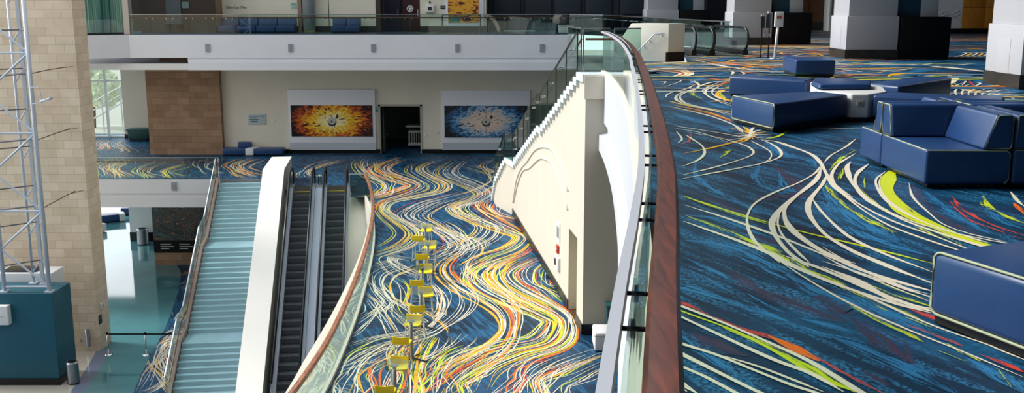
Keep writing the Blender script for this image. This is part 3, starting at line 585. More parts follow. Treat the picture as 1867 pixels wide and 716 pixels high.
LOWER=[
(0.7,8,'ccly',[(-17.41,51.03),(-16.94,49.88),(-16.77,48.46),(-16.73,47.56)]),
(0.8,9,'cccy',[(-16.96,53.13),(-16.97,51.37),(-16.17,49.56),(-16.3,48.16),(-16.61,47.41)]),
(1,12,'ccyl',[(-17.76,52.77),(-17.39,53.87),(-17.43,55.41)]),
(0.8,8,'cco',[(-15.37,47.86),(-15.29,46.41),(-15.04,44.77),(-14.16,42.75),(-13.98,40.9)]),
(0.9,10,'cclc',[(-16.19,46.41),(-16.09,44.51),(-15.66,42.27),(-15.51,40.46),(-15.25,38.46)]),
(0.8,8,'ccb',[(-16.2,47.86),(-15.73,49.08),(-16.23,51.37),(-17.19,54.25)]),
(0.7,8,'cco',[(-18.26,57.45),(-18.66,56.61),(-18.94,55.8)]),
(0.7,7,'cyo',[(-17.76,55.8),(-18.06,55.02),(-18.32,53.87)]),
(0.8,9,'ccyc',[(-15.21,45.58),(-15.83,44.77),(-15.99,43.49),(-15.58,41.81),(-14.63,40.46),(-13.75,39.19),(-13.21,38.46)]),
(0.7,8,'cccc',[(-15.91,43.24),(-15.01,41.81),(-14.41,40.02),(-14.44,38.98),(-14.77,38.38)]),
(0.6,10,'clroy',[(-15.22,44.77),(-15.15,43.0),(-14.84,41.81),(-14.16,40.46),(-13.79,39.81)]),
(0.8,8,'ccb',[(-15.65,46.41),(-16.18,45.85),(-16.44,45.04)]),
(0.6,6,'cc',[(-15.56,45.85),(-15.57,43.99),(-15.16,42.51),(-14.08,40.46)])]
# ------------------------------------------------------------------ paths shared by floors, rails and fascias
RAIL=smooth_path([(-.14,-1.6,0),(.03,0,0),(.18,1.05,0),(.325,2.06,0),(.47,3.02,0),(.61,3.9,0),(.79,5.12,0),(.99,6.75,0),(1.2,8.61,0),(1.47,11.09,0),(1.68,13.2,0),(1.95,15.9,0),(2.26,19.9,0),(2.42,22.9,0),(2.5,25.4,0),(2.5,27.2,0)],6)
EDGE=offset(RAIL,-.11)
WELL=smooth_path([(-6.65,45.6,L2),(-5.95,42.3,L2),(-5.3,38.3,L2),(-4.85,34.3,L2),(-4.55,30.4,L2),(-4.38,27.4,L2),(-4.28,24.4,L2),(-4.27,22,L2),(-4.4,19.5,L2),(-4.7,16,L2)],5)
GUARD=[(8.1,37.2),(6.45,45.6),(4.8,54),(3.2,56.36)]

# ------------------------------------------------------------------ floors
upper=[(p.x,p.y) for p in EDGE]+[(1.9,27.25),(3.5,27.4),(3.5,31.1),(5.35,31.2),(5.75,34),(5.9,37.2)]+GUARD+[(-21.03,56.36),(-24.5,54.0),(-27,57),(-27,64),(34,68),(34,-2)]
mb=MB(); mb.poly([(x,y,0) for x,y in upper]); mb.uv[0]=[(0,0)]*len(upper); mb.uv2[0]=[(0,0)]*len(upper)
strokes_on(mb,UPPER,0,upper)
rs=random.Random(3); extra=[]
for i in range(170):                                   # the far carpet by the back walls
    x=rs.uniform(9,27); y=rs.uniform(38,64); k=rs.choice('cccbbyop'); a=rs.uniform(-.15,.25); l=rs.uniform(1.5,5)
    extra.append((k,rs.uniform(.1,.25) if k in 'cyo' else .5,[(x-l,y-a*l),(x,y+rs.uniform(-.4,.4)),(x+l,y+a*l)]))
for i in range(26):
    x=rs.uniform(-15,2); y=rs.uniform(56.6,59.8); k=rs.choice('cyobll'); l=rs.uniform(.8,2)
    extra.append((k,.12,[(x-l,y+rs.uniform(-.3,.3)),(x,y),(x+l,y+rs.uniform(-.3,.3))]))
for i in range(46):                                   # carpet right of the seating
    x=rs.uniform(5.5,11); y=rs.uniform(4,17.5); k=rs.choice('cccbblrp'); a=-.55
    l=rs.uniform(.6,1.6); extra.append((k,.04 if k in 'clr' else .14,[(x-l,y-a*l*.6),(x,y+.1),(x+l,y+a*l)]))
for i in range(210):                                  # bright sweeping yarns in the middle distance
    x=rs.uniform(3.2,13); y=rs.uniform(19,45); k=rs.choice('cccyyobblp'); l=rs.uniform(.8,2.6); b=rs.uniform(-.9,.9)
    extra.append((k,rs.uniform(.05,.16) if k in 'cyol' else .45,[(x-l,y-b-.25*l),(x-l*.4,y+b*.3),(x+l*.4,y+b*.5),(x+l,y-b*.3+.2*l)]))
for i in range(60):
    x=rs.uniform(6.3,11.5); y=rs.uniform(9,21); k=rs.choice('cccybblr'); l=rs.uniform(.5,1.5); b=rs.uniform(-.5,.5)
    extra.append((k,.05 if k in 'cyl' else .2,[(x-l,y+b+.4*l),(x-l*.3,y+b*.2),(x+l*.4,y-b*.5),(x+l,y-.45*l)]))
strokes_on(mb,extra,.008,upper)
tag(mb.build('floor_upper',CARPET),'swirled blue carpet of the upper level to the right of the curved rail','floor',kind='structure')

middle=[(-27,50.43),(-12.2,50.43),(-12.2,50.75),(-11.1,50.85),(-11.1,46.95),(-7.5,47.2),(-7.45,45.6)]+[(p.x,p.y) for p in WELL]+[(-4.9,2),(14,2),(14,66),(-3.5,66),(-9,66),(-9,59),(-16.8,59),(-21.2,60),(-21.2,68),(-30,68),(-30,50.43)]
mb=MB(); mb.poly([(x,y,L2) for x,y in middle]); mb.uv[0]=[(0,0)]*len(middle); mb.uv2[0]=[(0,0)]*len(middle)
bundles_on(mb,MIDDLE,L2,middle)
bundles_on(mb,[(s_,n_,c_,[(x+dx_,y-12.5) for x,y in p_]) for s_,n_,c_,p_ in MIDDLE for dx_ in (0,8) if max(q[1] for q in p_)<36],L2,middle)
tag(mb.build('floor_middle',CARPET),'swirled blue carpet of the middle level around the yellow stools','floor',kind='structure')
# recess floor inside the doorway on the middle level comes with the polygon above

tilefloor=mat('teal_terrazzo','#4c8087',.06,spec=.9,var=.12,scale=.5)
tilepurple=mat('purple_grey_terrazzo','#6b7690',.12,spec=.5,var=.08,scale=.8)
tilebeige=mat('beige_terrazzo','#b3aca0',.15,spec=.5,var=.05,scale=1)
low=[(-40,20),(-10,20),(-10,88),(-40,88)]
edge=smooth_path([(-19.9,58.4),(-19.0,56.31),(-17.83,51.93),(-16.63,46.45),(-15.88,41.97),(-15.1,38.0),(-14,33),(-12.5,28)],5)
lowc=[(p.x,p.y) for p in edge]+[(-6,28),(-6,58.4)]
mb=MB(); mb.poly([(x,y,L1) for x,y in low],10)
mb.uv[0]=[(0,0)]*4; mb.uv2[0]=[(0,0)]*4
def zone(pts,m,dz):
    fi=len(mb.f); mb.poly([(x,y,L1+dz) for x,y in pts],m); mb.uv[fi]=[(0,0)]*len(pts); mb.uv2[fi]=[(0,0)]*len(pts)
zone([(-30,32),(-16.4,32),(-16.7,36),(-17.6,40.6),(-18.0,43.5),(-30,43.5)],11,.002)
zone([(-30,37),(-17.5,37),(-17.75,38.6),(-18.4,42.2),(-18.7,43.5),(-30,43.5)],12,.004)
zone([(-30,36),(-18.2,36),(-18.45,38.0),(-30,38.6)],11,.006)
zone(lowc,0,.008)
bundles_on(mb,LOWER,L1+.008,lowc,.03)
tag(mb.build('floor_lower',CARPET+[tilefloor,tilepurple,tilebeige]),'polished teal floor of the lowest level beside the tan pillar','floor',kind='structure')

# ------------------------------------------------------------------ slab edges
def fascia_profile(sgn=1):
    return [(0,0),(0,-1.24),(.10,-1.28),(.10,-1.5),(-.12,-1.54),(-.12,-1.95),(.8,-1.95),(.8,0)]
mb=MB(); E2=offset(EDGE,-.02)
# the profile's first axis points right of travel (into the slab)
mb.sweep([p+Vector((0,0,-.012)) for p in E2],fascia_profile())
tag(mb.build('trim_curved_fascia',mat('fascia_paint_dimmed','#c2c5cd',.6,spec=.3)),'white stepped balcony edge curving below the wooden handrail','fascia',kind='structure')  # same fascia white, toned down to offset the strong light on its sunward side
mb=MB(); mb.sweep([(p.x,p.y,0) for p in EDGE],[(-.02,-.02),(.10,-.02),(.10,.045),(-.02,.045)])
tag(mb.build('trim_floor_curb',cream),'narrow cream curb at the foot of the curved glass rail','curb',kind='structure')

mb=MB(); Yb=56.36
mb.box(-21.03,3.3,Yb,Yb+.5,-1.27,-.012); mb.box(-17.9,3.3,Yb+.06,Yb+.5,-1.52,-1.26); mb.box(-17.83,3.3,Yb-.1,Yb+.5,-1.95,-1.5)
mb.hexa([(-21.03,Yb,-1.27),(-24.5,54.0,-1.27),(-24.5,54.6,-1.27),(-21.03,Yb+.5,-1.27)],[(-21.03,Yb,-.012),(-24.5,54.0,-.012),(-24.5,54.6,-.012),(-21.03,Yb+.5,-.012)])
tag(mb.build('trim_bridge_fascia',fascia_m),'long white stepped edge of the far walkway above the two artworks','fascia',kind='structure')
mb=MB(); mb.hexa([(-26,54.8,-1.95),(-19.9,58.8,-1.95),(-20.2,59.4,-1.95),(-26.6,55.2,-1.95)],[(-26,54.8,-1.27),(-19.9,58.8,-1.27),(-20.2,59.4,-1.27),(-26.6,55.2,-1.27)])
tag(mb.build('beam',fascia_m),'grey white beam under the left end of the far walkway','beam',kind='structure')
mb=MB(); mb.box(-30,-14.75,50.43,50.9,-7.74,-7.012); mb.box(-30,-14.75,50.5,50.9,-7.9,-7.72); mb.box(-30,-14.75,50.36,50.9,-8.45,-7.88)
tag(mb.build('trim_middle_fascia',fascia_m),'white slab edge between the tan pillar and the blue stair','fascia',kind='structure')
mb=MB(); mb.box(-30,8.5,56.5,66,-1.95,-1.6); tag(mb.build('ceiling_middle',white),'white ceiling under the far walkway','ceiling',kind='structure')
mb=MB(); mb.box(-30,-12.2,50.6,66,-8.45,-8.2); mb.box(-12.2,-5,52,66,-8.45,-8.2); tag(mb.build('ceiling_lower',white),'white ceiling over the lowest level','ceiling',kind='structure')
mb=MB(); mb.prism([(-9,-8),(36,-8),(36,70),(-30,70),(-30,57.2),(3.4,56.6),(5.5,46),(6,33),(2.2,27),(-4,20),(-8,12)],16,16.3); tag(mb.build('ceiling_upper_extended',mat('ceiling_paint_darkened','#6f7072',.9)),'darkened ceiling high above the upper carpet, left edge extended to block sky light','ceiling',kind='structure')  # left edge pushed out over the atrium and paint darkened to cut sky fill
mb=MB(); mb.box(-30.4,-30,-8,19,L1,16); tag(mb.build('sky_blocker_left',mat('dim_wall','#55534f',.8)),'dark unseen wall added left of the viewer to block sky light','wall',kind='structure')  # added out of view to keep sky light off the upper level
mb=MB(); mb.box(34,34.4,-8,70,0,16); tag(mb.build('wall_right',mat('dim_wall','#55534f',.8)),'dim wall beyond the right of the upper carpet','wall',kind='structure')
mb=MB(); mb.box(-30,34,-8.3,-8,L1,16); tag(mb.build('unseen_wall_front',mat('dim_wall','#55534f',.8)),'dark unseen wall behind the viewer, widened to block sky light','wall',kind='structure')  # unseen; widened across the atrium and darkened to cut sky fill

mb=MB(); mb.box(-9,14,1.7,2,L1,-.4); tag(mb.build('light_blocker_lower',cream),'unseen cream wall added under the viewer to block light from below','wall',kind='structure')  # added out of view to stop light coming up from below
mb=MB(); mb.box(13.7,14,2,66,L1,-.4); tag(mb.build('wall_right_lower',cream),'cream wall closing the middle level on the right','wall',kind='structure')
mb=MB(); mb.poly([(-260,-200,L1-.05),(260,-200,L1-.05),(260,320,L1-.05),(-260,320,L1-.05)]); tag(mb.build('ground',mat('outdoor_paving','#9b9a92',.9)),'pale ground outside the building','ground',kind='structure')

# ------------------------------------------------------------------ middle level back wall
YW=59.0
mb=MB(); mb.box(-16.85,-7.72,YW,YW+.3,L2,-1.95); mb.box(-5.3,9,YW,YW+.3,L2,-1.95); mb.box(-7.72,-5.3,YW,YW+.3,-4.2,-1.95)
tag(mb.build('wall_back',cream),'cream wall of the middle level carrying the two artworks','wall',kind='structure')
mb=MB(); mb.box(-16.85,-7.72,YW-.05,YW+.01,L2+.013,L2+.26); mb.box(-5.3,9,YW-.05,YW+.01,L2+.013,L2+.26)
tag(mb.build('baseboard_back',black),'black baseboard under the two artworks','baseboard',kind='structure')
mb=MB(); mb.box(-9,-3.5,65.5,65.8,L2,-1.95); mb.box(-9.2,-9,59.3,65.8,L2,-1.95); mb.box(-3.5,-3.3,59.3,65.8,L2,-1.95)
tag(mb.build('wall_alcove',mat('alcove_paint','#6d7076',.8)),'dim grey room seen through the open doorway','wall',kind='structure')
mb=MB(); 
for x0,x1 in ((-7.8,-7.68),(-5.36,-5.24)): mb.box(x0,x1,YW-.04,YW+.34,L2+.013,-4.12)
mb.box(-7.8,-5.24,YW-.04,YW+.34,-4.22,-4.1)
tag(mb.build('door_1',mat('door_trim','#a8a59b',.6)),'open doorway between the two artworks','doorway',kind='structure')
o=thing('door_leaf','open grey door leaf inside the doorway between the artworks','door',(-7.6,59.4,L2))
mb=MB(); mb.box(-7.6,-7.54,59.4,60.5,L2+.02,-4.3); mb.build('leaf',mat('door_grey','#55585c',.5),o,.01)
mb=MB(); mb.tube([(-7.52,60.3,-6.05),(-7.44,60.3,-6.05),(-7.44,60.15,-6.05)],.02); mb.build('handle',steel,o)
o=thing('equipment_trolley','white wheeled equipment trolley inside the dim doorway','trolley',(-5.9,61.5,L2))
mb=MB(); mb.box(-6.35,-5.45,61.2,61.9,-6.85,-6.75); mb.box(-6.3,-5.5,61.25,61.85,-6.75,-5.95); mb.build('body',white,o,.03)
mb=MB(); mb.box(-6.45,-5.35,61.1,62,-5.72,-5.62); mb.build('top_tray',white,o,.02)
mb=MB(); [mb.box(x,x+.06,61.5,61.6,-5.95,-5.7) for x in (-6.3,-5.56)]; mb.build('uprights',darksteel,o)
for x in (-6.2,-5.6):
    for y in (61.35,61.75): m_=MB(); m_.tube([(x-.03,y,-6.92),(x+.03,y,-6.92)],.07,12); m_.build('caster',blackm,o)
mb=MB(); [mb.box(-6.2+k*.14,-6.12+k*.14,61.19,61.26,-6.65,-6.05) for k in range(5)]; mb.build('grille',blackm,o)

def burst_mat(name,stops,speck_hot,rx,rz,cx,cz):
    m,nt,b=base(name); N=nt.nodes; Lk=nt.links
    g=N.new('ShaderNodeNewGeometry'); mp=N.new('ShaderNodeMapping'); mp.inputs['Location'].default_value=(-cx/rx,0,-cz/rz); mp.inputs['Scale'].default_value=(1/rx,0,1/rz); Lk.new(g.outputs['Position'],mp.inputs['Vector'])
    ln=N.new('ShaderNodeVectorMath'); ln.operation='LENGTH'; Lk.new(mp.outputs[0],ln.inputs[0])
    # radial dashes: cells stretched along the ray from the centre
    sx=N.new('ShaderNodeSeparateXYZ'); Lk.new(mp.outputs[0],sx.inputs[0]); at=N.new('ShaderNodeMath'); at.operation='ARCTAN2'; Lk.new(sx.outputs[2],at.inputs[0]); Lk.new(sx.outputs[0],at.inputs[1])
    cb=N.new('ShaderNodeCombineXYZ'); a2=N.new('ShaderNodeMath'); a2.operation='MULTIPLY'; a2.inputs[1].default_value=15; Lk.new(at.outputs[0],a2.inputs[0]); l2=N.new('ShaderNodeMath'); l2.operation='MULTIPLY'; l2.inputs[1].default_value=14; Lk.new(ln.outputs['Value'],l2.inputs[0])
    Lk.new(a2.outputs[0],cb.inputs[0]); Lk.new(l2.outputs[0],cb.inputs[1])
    vo=N.new('ShaderNodeTexVoronoi'); vo.inputs['Scale'].default_value=1; Lk.new(cb.outputs[0],vo.inputs['Vector'])
    sp=N.new('ShaderNodeSeparateColor'); Lk.new(vo.outputs['Color'],sp.inputs[0])
    ma=N.new('ShaderNodeMath'); ma.operation='MULTIPLY_ADD'; ma.inputs[1].default_value=.34; ma.inputs[2].default_value=-.17; Lk.new(sp.outputs[0],ma.inputs[0])
    ad=N.new('ShaderNodeMath'); ad.operation='ADD'; Lk.new(ln.outputs['Value'],ad.inputs[0]); Lk.new(ma.outputs[0],ad.inputs[1])
    r=N.new('ShaderNodeValToRGB'); e=r.color_ramp.elements
    while len(e)<len(stops): e.new(.5)
    for x,(p,c) in zip(e,stops): x.position=p; x.color=lin(c)
    Lk.new(ad.outputs[0],r.inputs[0])
    gt=N.new('ShaderNodeMath'); gt.operation='GREATER_THAN'; gt.inputs[1].default_value=.93; Lk.new(sp.outputs[1],gt.inputs[0])
    mx=N.new('ShaderNodeMix'); mx.data_type='RGBA'; mx.inputs[7].default_value=lin(speck_hot); Lk.new(gt.outputs[0],mx.inputs[0]); Lk.new(r.outputs[0],mx.inputs[6])
    Lk.new(mx.outputs[2],b.inputs['Base Color']); b.inputs['Roughness'].default_value=.35; return m
sun_art=burst_mat('amber_burst',[(0,'#f3efcf'),(.22,'#f2e7b4'),(.34,'#f3cf3a'),(.5,'#e9b020'),(.68,'#c95a1c'),(.84,'#6b1f14'),(.97,'#14080c'),(1,'#08060a')],'#2a120c',2.55,1.45,-10.47,-5.06)
ice_art=burst_mat('blue_burst',[(0,'#e6d2bf'),(.3,'#dcc3ae'),(.48,'#cbbab0'),(.58,'#7fb0cf'),(.7,'#2f77ac'),(.84,'#163b63'),(.97,'#0a1424'),(1,'#060a14')],'#12304c',2.5,1.3,-1.5,-5.1)
panel_m=mat('panel_white','#e0e3ea',.5)
def artwork(label,x0,x1,z0,z1,ax0,ax1,az0,az1,m,cx,cz):
    o=thing('wall_artwork',label,'artwork',((x0+x1)/2,YW-.16,z0))
    mb=MB(); mb.box(x0,x1,YW-.16,YW,z0,z1); mb.build('white_panel',panel_m,o,.02)
    mb=MB(); mb.box(x0+.02,x1-.02,YW-.17,YW-.1,z0-.02,z0+.42); mb.build('lower_ledge',mat('panel_grey','#b9bec8',.5),o)
    p=MB(); p.box(ax0,ax1,YW-.2,YW-.16,az0,az1); pic=p.build('picture',m,o)
    q=MB(); q.box(cx-.012,cx+.012,YW-.207,YW-.2,az0,az1); q.build('joint',mat('joint_line','#8a8070'),pic)
    disc=lambda r,x,z,y,n=24:[(x+r*cos(2*pi*k/n),y,z+r*sin(2*pi*k/n)) for k in range(n)]
    q=MB(); q.poly(disc(.26,cx,cz-.05,YW-.208)); q.build('dark_crescent',mat('art_dark','#2b2a2a'),pic)  # dark crescent printed in the picture
    q=MB(); q.poly(disc(.22,cx-.01,cz+.02,YW-.212)); q.build('sphere',mat('art_grey','#b9b6ac'),pic)
    q=MB(); q.poly(disc(.06,cx-.02,cz-.03,YW-.216,10)); q.build('sphere_core',mat('art_dark','#2b2a2a'),pic)
    q=MB(); q.poly([(cx+.2,YW-.212,cz+.2),(cx+.3,YW-.212,cz+.12),(cx+.4,YW-.212,cz+.24),(cx+.34,YW-.212,cz+.36),(cx+.24,YW-.212,cz+.34)]); q.build('dark_spot',mat('art_dark','#2b2a2a'),pic)
    return o
artwork('wide artwork of an amber and orange burst on a white wall panel',-13.0,-7.95,-6.74,-3.22,-12.86,-8.12,-5.96,-4.15,sun_art,-10.47,-5.06)
artwork('wide artwork of a blue and peach burst on a white wall panel',-4.09,1.05,-6.74,-3.27,-3.93,.9,-6.02,-4.17,ice_art,-1.5,-5.08)
o=thing('wall_sign','pale blue glass plaque with dark lines of text above the far navy bench','sign',(-14.9,YW-.03,-5.3))
mb=MB(); mb.box(-15.42,-14.36,YW-.04,YW-.01,-5.28,-4.66); mb.build('plate',mat('plaque_glass','#aebfc6',.25),o,.01)
def text(body,parent,loc,size,m,name='lettering',rot=(pi/2,0,0),align='LEFT'):
    c=bpy.data.curves.new(name,'FONT'); c.body=body; c.size=size; c.extrude=.004; c.align_x=align; c.materials.append(m)
    t=bpy.data.objects.new(name,c); COL.objects.link(t); t.rotation_euler=rot
    off=Vector((0,0,0)); q=parent
    while q is not None: off+=q.location; q=q.parent
    dg=bpy.context.evaluated_depsgraph_get(); dg.update(); me=bpy.data.meshes.new_from_object(t.evaluated_get(dg)); me.transform(t.rotation_euler.to_matrix().to_4x4()); bpy.data.objects.remove(t)
    t=bpy.data.objects.new(name,me); COL.objects.link(t); t.location=Vector(loc)-off
    if not me.materials: me.materials.append(m)
    if parent: t.parent=parent
    return t
ink=mat('ink','#23262b')
mb=MB()
for k,(x0,x1) in enumerate(((0,.62),(.08,.44),(0,.56),(.08,.5))): mb.box(-15.34+x0,-15.34+x1,YW-.046,YW-.04,-4.82-k*.1,-4.775-k*.1)
mb.box(-14.66,-14.46,YW-.046,YW-.04,-4.82,-4.775); mb.build('text_lines',ink,o)
for n,x,z,lab in (('thermostat',-13.9,-5.05,'tiny white thermostat between the blue plaque and the amber artwork'),('light_switch',-5.05,-5.9,'small white switch just right of the open doorway'),('light_switch',-4.35,-5.75,'tiny grey switch beside the blue and peach artwork')):
    o=thing(n,lab,'switch',(x,YW-.03,z)); mb=MB(); mb.box(x-.06,x+.06,YW-.03,YW,z-.09,z+.09); mb.build('plate',white,o,.008); mb=MB(); mb.box(x-.02,x+.02,YW-.04,YW-.03,z-.03,z+.03); mb.build('button',greige,o)
o=thing('room_sign','small teal room sign beside the top of the doorway','sign',(-7.88,YW-.02,-4.4)); mb=MB(); mb.box(-7.97,-7.8,YW-.04,YW-.02,-4.55,-4.25); mb.build('plate',mat('sign_teal','#5f8b88',.4),o,.006)
mb=MB(); mb.box(-7.94,-7.83,YW-.045,YW-.04,-4.36,-4.33); mb.build('text_line',white,o)

# pier of brown stone through both levels, and the bright glazed end beyond it
mb=MB(); mb.box(-21.1,-16.85,58.6,61.5,L2,16); tag(mb.build('wall_stone_pier',stone_d),'brown stone block pier left of the cream wall','wall',kind='structure')
mb=MB(); mb.box(-25.2,-21.1,65.6,65.9,L2,-1.95); tag(mb.build('wall_far_left',cream),'cream wall behind the dark green bin','wall',kind='structure')
mb=MB(); mb.box(-25.2,-21.1,65.54,65.6,L2+.013,L2+.28); tag(mb.build('baseboard_far_left',black),'black baseboard behind the dark green bin','baseboard',kind='structure')
o=thing('window_1','tall bright window at the far left of the middle level','window',(-27.5,66.2,L2),kind='structure')
mb=MB(); mb.quad((-30,66.2,L2),(-25.2,66.2,L2),(-25.2,66.2,-1.95),(-30,66.2,-1.95)); mb.build('pane',clear,o)
mb=MB()
for x in (-30,-28.4,-26.45,-25.26): mb.box(x-.06,x+.06,66.1,66.3,L2+.013,-1.95)
for z in (-6.95,-3.3): mb.box(-30,-25.2,66.12,66.28,z-.05,z+.05)
mb.build('frame',white,o)
o=thing('bin','dark green bin on the carpet before the cream wall at far left','bin',(-23.9,64.6,L2))
mb=MB(); mb.hexa([(-24.45,64.2,L2+.1),(-23.3,64.2,L2+.1),(-23.3,65,L2+.1),(-24.45,65,L2+.1)],[(-24.5,64.15,-6.3),(-23.25,64.15,-6.3),(-23.25,65.05,-6.3),(-24.5,65.05,-6.3)]); mb.build('body',mat('bin_green','#12433f',.5),o,.05)
mb=MB(); mb.box(-24.55,-23.2,64.1,65.1,-6.32,-6.22); mb.build('lid',mat('bin_lid','#1a4f4a',.5),o,.03)
mb=MB(); mb.box(-24.4,-23.35,64.25,64.95,L2+.012,L2+.1); mb.build('base',black,o)
o=thing('stair_rail','white sloping handrail outside the far left window','railing',(-27,69,L2))
for k in range(3): mb=MB(); mb.tube([(-29.5,69,-6.6+k*.55),(-25,69,-4.2+k*.55)],.05); mb.build('rail',white,o)
for k in range(4): mb=MB(); mb.tube([(-29.2+k*1.3,69,L2+.0),(-29.2+k*1.3,69,-5.3+k*.69)],.05); mb.build('post',white,o)
mb=MB(); mb.box(-45,-24,66.4,73,L2-.3,L2-.02); tag(mb.build('ground_outside',mat('paving','#b9b7ae',.8)),'pale paving outside the far left window','ground',kind='structure')
o=thing('tree','pale green tree outside the far left window','tree',(-29.6,71.5,L2))
mb=MB(); mb.tube([(-29.6,71.5,L2-.02),(-29.5,71.5,L2+2.2)],.14,10); mb.build('trunk',darkwood,o)
bm=bmesh.new(); bmesh.ops.create_icosphere(bm,subdivisions=4,radius=1.5)
for v in bm.verts: v.co*=1+.35*noise.noise(v.co*1.7)+.14*noise.noise(v.co*6)
me=bpy.data.meshes.new('crown'); bm.to_mesh(me); bm.free(); me.materials.append(mat('leaf','#dbe6c6',.7,var=.3,scale=6)); c=bpy.data.objects.new('crown',me); COL.objects.link(c); c.parent=o; c.location=(.1,0,3.0)  # leaf colour paled so the sunlit, washed-out look is in the paint
for dx,dy,s in ((-1.2,.4,.7),(1.1,-.3,.75)):
    d=c.copy(); COL.objects.link(d); d.parent=o; d.location=(dx,dy,2.6); d.scale=(s,s,s)

# ------------------------------------------------------------------ upper level behind the far walkway
mb=MB(); Yu=60.0
mb.box(-16.85,-7.9,Yu,Yu+.3,0,16); mb.box(-5.35,-1.5,Yu,Yu+.3,0,16); mb.box(-7.9,-5.35,Yu,Yu+.3,3.2,16)
tag(mb.build('wall_back_upper',cream),'cream upper wall with the room name and the yellow painting','wall',kind='structure')
mb=MB(); mb.box(-16.85,-7.9,Yu-.04,Yu+.01,.012,.36); mb.box(-5.35,-1.5,Yu-.04,Yu+.01,.012,.36); tag(mb.build('baseboard_upper',gunmetal),'dark baseboard under the upper cream wall','baseboard',kind='structure')
mb=MB(); mb.box(-27,-21.1,62,62.3,0,16); mb.box(-21.1,-16.85,58.5,58.6,0,16); tag(mb.build('wall_and_shade_sheet_left',mat('shaded_brown_wall','#352c28',.8)),'dark brown sheet painting shade over the stone pier left of the room name on the upper level','wall',kind='structure')  # the pier is dark here from shade; the front sheet paints that shade
mb=MB(); mb.box(-1.5,12,63.5,63.8,0,16); mb.box(-1.6,-1.4,60.3,63.5,0,16); tag(mb.build('wall_dark_back',mat('dark_slate','#2b343d',.6)),'dark slate wall behind the top of the white stair','wall',kind='structure')
for k,x in enumerate((-.3,1.6,3.4,5.3,7.4,9.4)):
    o=thing('dark_door',('first','second','third','fourth','fifth','sixth')[k]+' dark grey door from the yellow painting along the slate wall','door',(x,63.45,0))
    mb=MB(); mb.box(x-.8,x+.8,63.42,63.5,.02,2.9); mb.build('leaf',mat('dark_door','#1d242b' if k%2 else '#323d47',.45),o,.01)
    mb=MB(); mb.box(x-.84,x-.8,63.38,63.5,.01,3); mb.box(x+.8,x+.84,63.38,63.5,.01,3); mb.build('frame',mat('door_edge','#11161b',.5),o)
    mb=MB(); mb.tube([(x-.6,63.36,1.0),(x+.6,63.36,1.0)],.025); mb.build('push_bar',darksteel,o)
o=thing('wall_lettering','dark room name lettering on the upper cream wall','lettering',(-16.4,Yu-.01,1.4)); 
text('Salon Las Olas',o,(-16.62,Yu-.012,1.38),.205,ink)
o=thing('room_sign','small pale teal sign right of the room name lettering','sign',(-12.7,Yu-.02,1.5)); mb=MB(); mb.box(-12.86,-12.53,Yu-.03,Yu-.005,1.36,1.72); mb.build('plate',mat('sign_pale','#9cc4bd',.4),o,.006); mb=MB(); mb.box(-12.82,-12.57,Yu-.035,Yu-.03,1.6,1.64); mb.build('text_line',mat('sign_line','#4f807c'),o)
mb=MB(); mb.box(-12.42,-12.2,Yu-.25,Yu+.05,0,16); tag(mb.build('trim_1',mat('brown_jamb','#8a7668',.6)),'brown jamb right of the small teal sign','trim',kind='structure')
mb=MB(); mb.cyl(-11.75,Yu-.35,0,16,.36,24); tag(mb.build('column',mat('pale_column','#b5bcc0',.5),smooth=True),'round pale grey column before the upper cream wall','column',kind='structure')
mb=MB(); mb.box(-10.68,-10.64,Yu-.01,Yu,.36,16); tag(mb.build('trim_2',gunmetal),'thin dark joint in the upper cream wall','trim',kind='structure')
mb=MB(); mb.box(-7.9,-5.35,61.5,61.8,0,16); tag(mb.build('wall_recess',mat('recess_dark','#0d1120',.6)),'dark recess in the upper cream wall','wall',kind='structure')
for x0,x1,m_,lab in ((-7.65,-6.65,mat('door_navy','#10142e',.45),'navy door leaf in the dark upper recess'),(-6.5,-5.45,mat('door_maroon','#3d0f1a',.45),'maroon door leaf in the dark upper recess')):
    o=thing('recess_door',lab,'door',((x0+x1)/2,61.4,0)); mb=MB(); mb.box(x0,x1,61.36,61.48,.02,3); mb.build('leaf',m_,o,.01); mb=MB(); mb.tube([(x1-.15,61.33,.9),(x1-.15,61.33,1.3)],.03); mb.build('handle',steel,o)
mb=MB(); mb.box(-7.92,-7.65,Yu-.05,61,0,16); tag(mb.build('trim_3',mat('recess_jamb','#3a2f2b',.6)),'dark jamb left of the navy door','trim',kind='structure')
o=thing('pedestal_fan','small pale fan on a stand before the maroon door','fan',(-6.0,60.8,0))
mb=MB(); mb.cyl(-6.0,60.8,.012,.06,.22,20); mb.build('base',darksteel,o); mb=MB(); mb.tube([(-6,60.8,.05),(-6,60.8,1.3)],.02); mb.build('pole',darksteel,o)
mb=MB(); mb.tube([(-6+.17*cos(t*pi/8),60.72,1.35+.17*sin(t*pi/8)) for t in range(16)],.03,8,closed=True); mb.build('guard',white,o); mb=MB(); mb.tube([(-6,60.7,1.35),(-6,60.85,1.35)],.08,14); mb.build('motor',white,o)
for k in range(3): mb=MB(); a=k*2.1; mb.hexa([(-6,60.74,1.33),(-6+.15*cos(a),60.74,1.35+.15*sin(a)),(-6+.15*cos(a+.5),60.76,1.35+.15*sin(a+.5)),(-6,60.76,1.36)],[(-6,60.75,1.33),(-6+.15*cos(a),60.75,1.35+.15*sin(a)),(-6+.15*cos(a+.5),60.77,1.35+.15*sin(a+.5)),(-6,60.77,1.36)]); mb.build('blade',white,o)
o=thing('defibrillator_cabinet','white wall cabinet with a dark window left of the yellow painting','cabinet',(-4.77,Yu-.1,1.15))
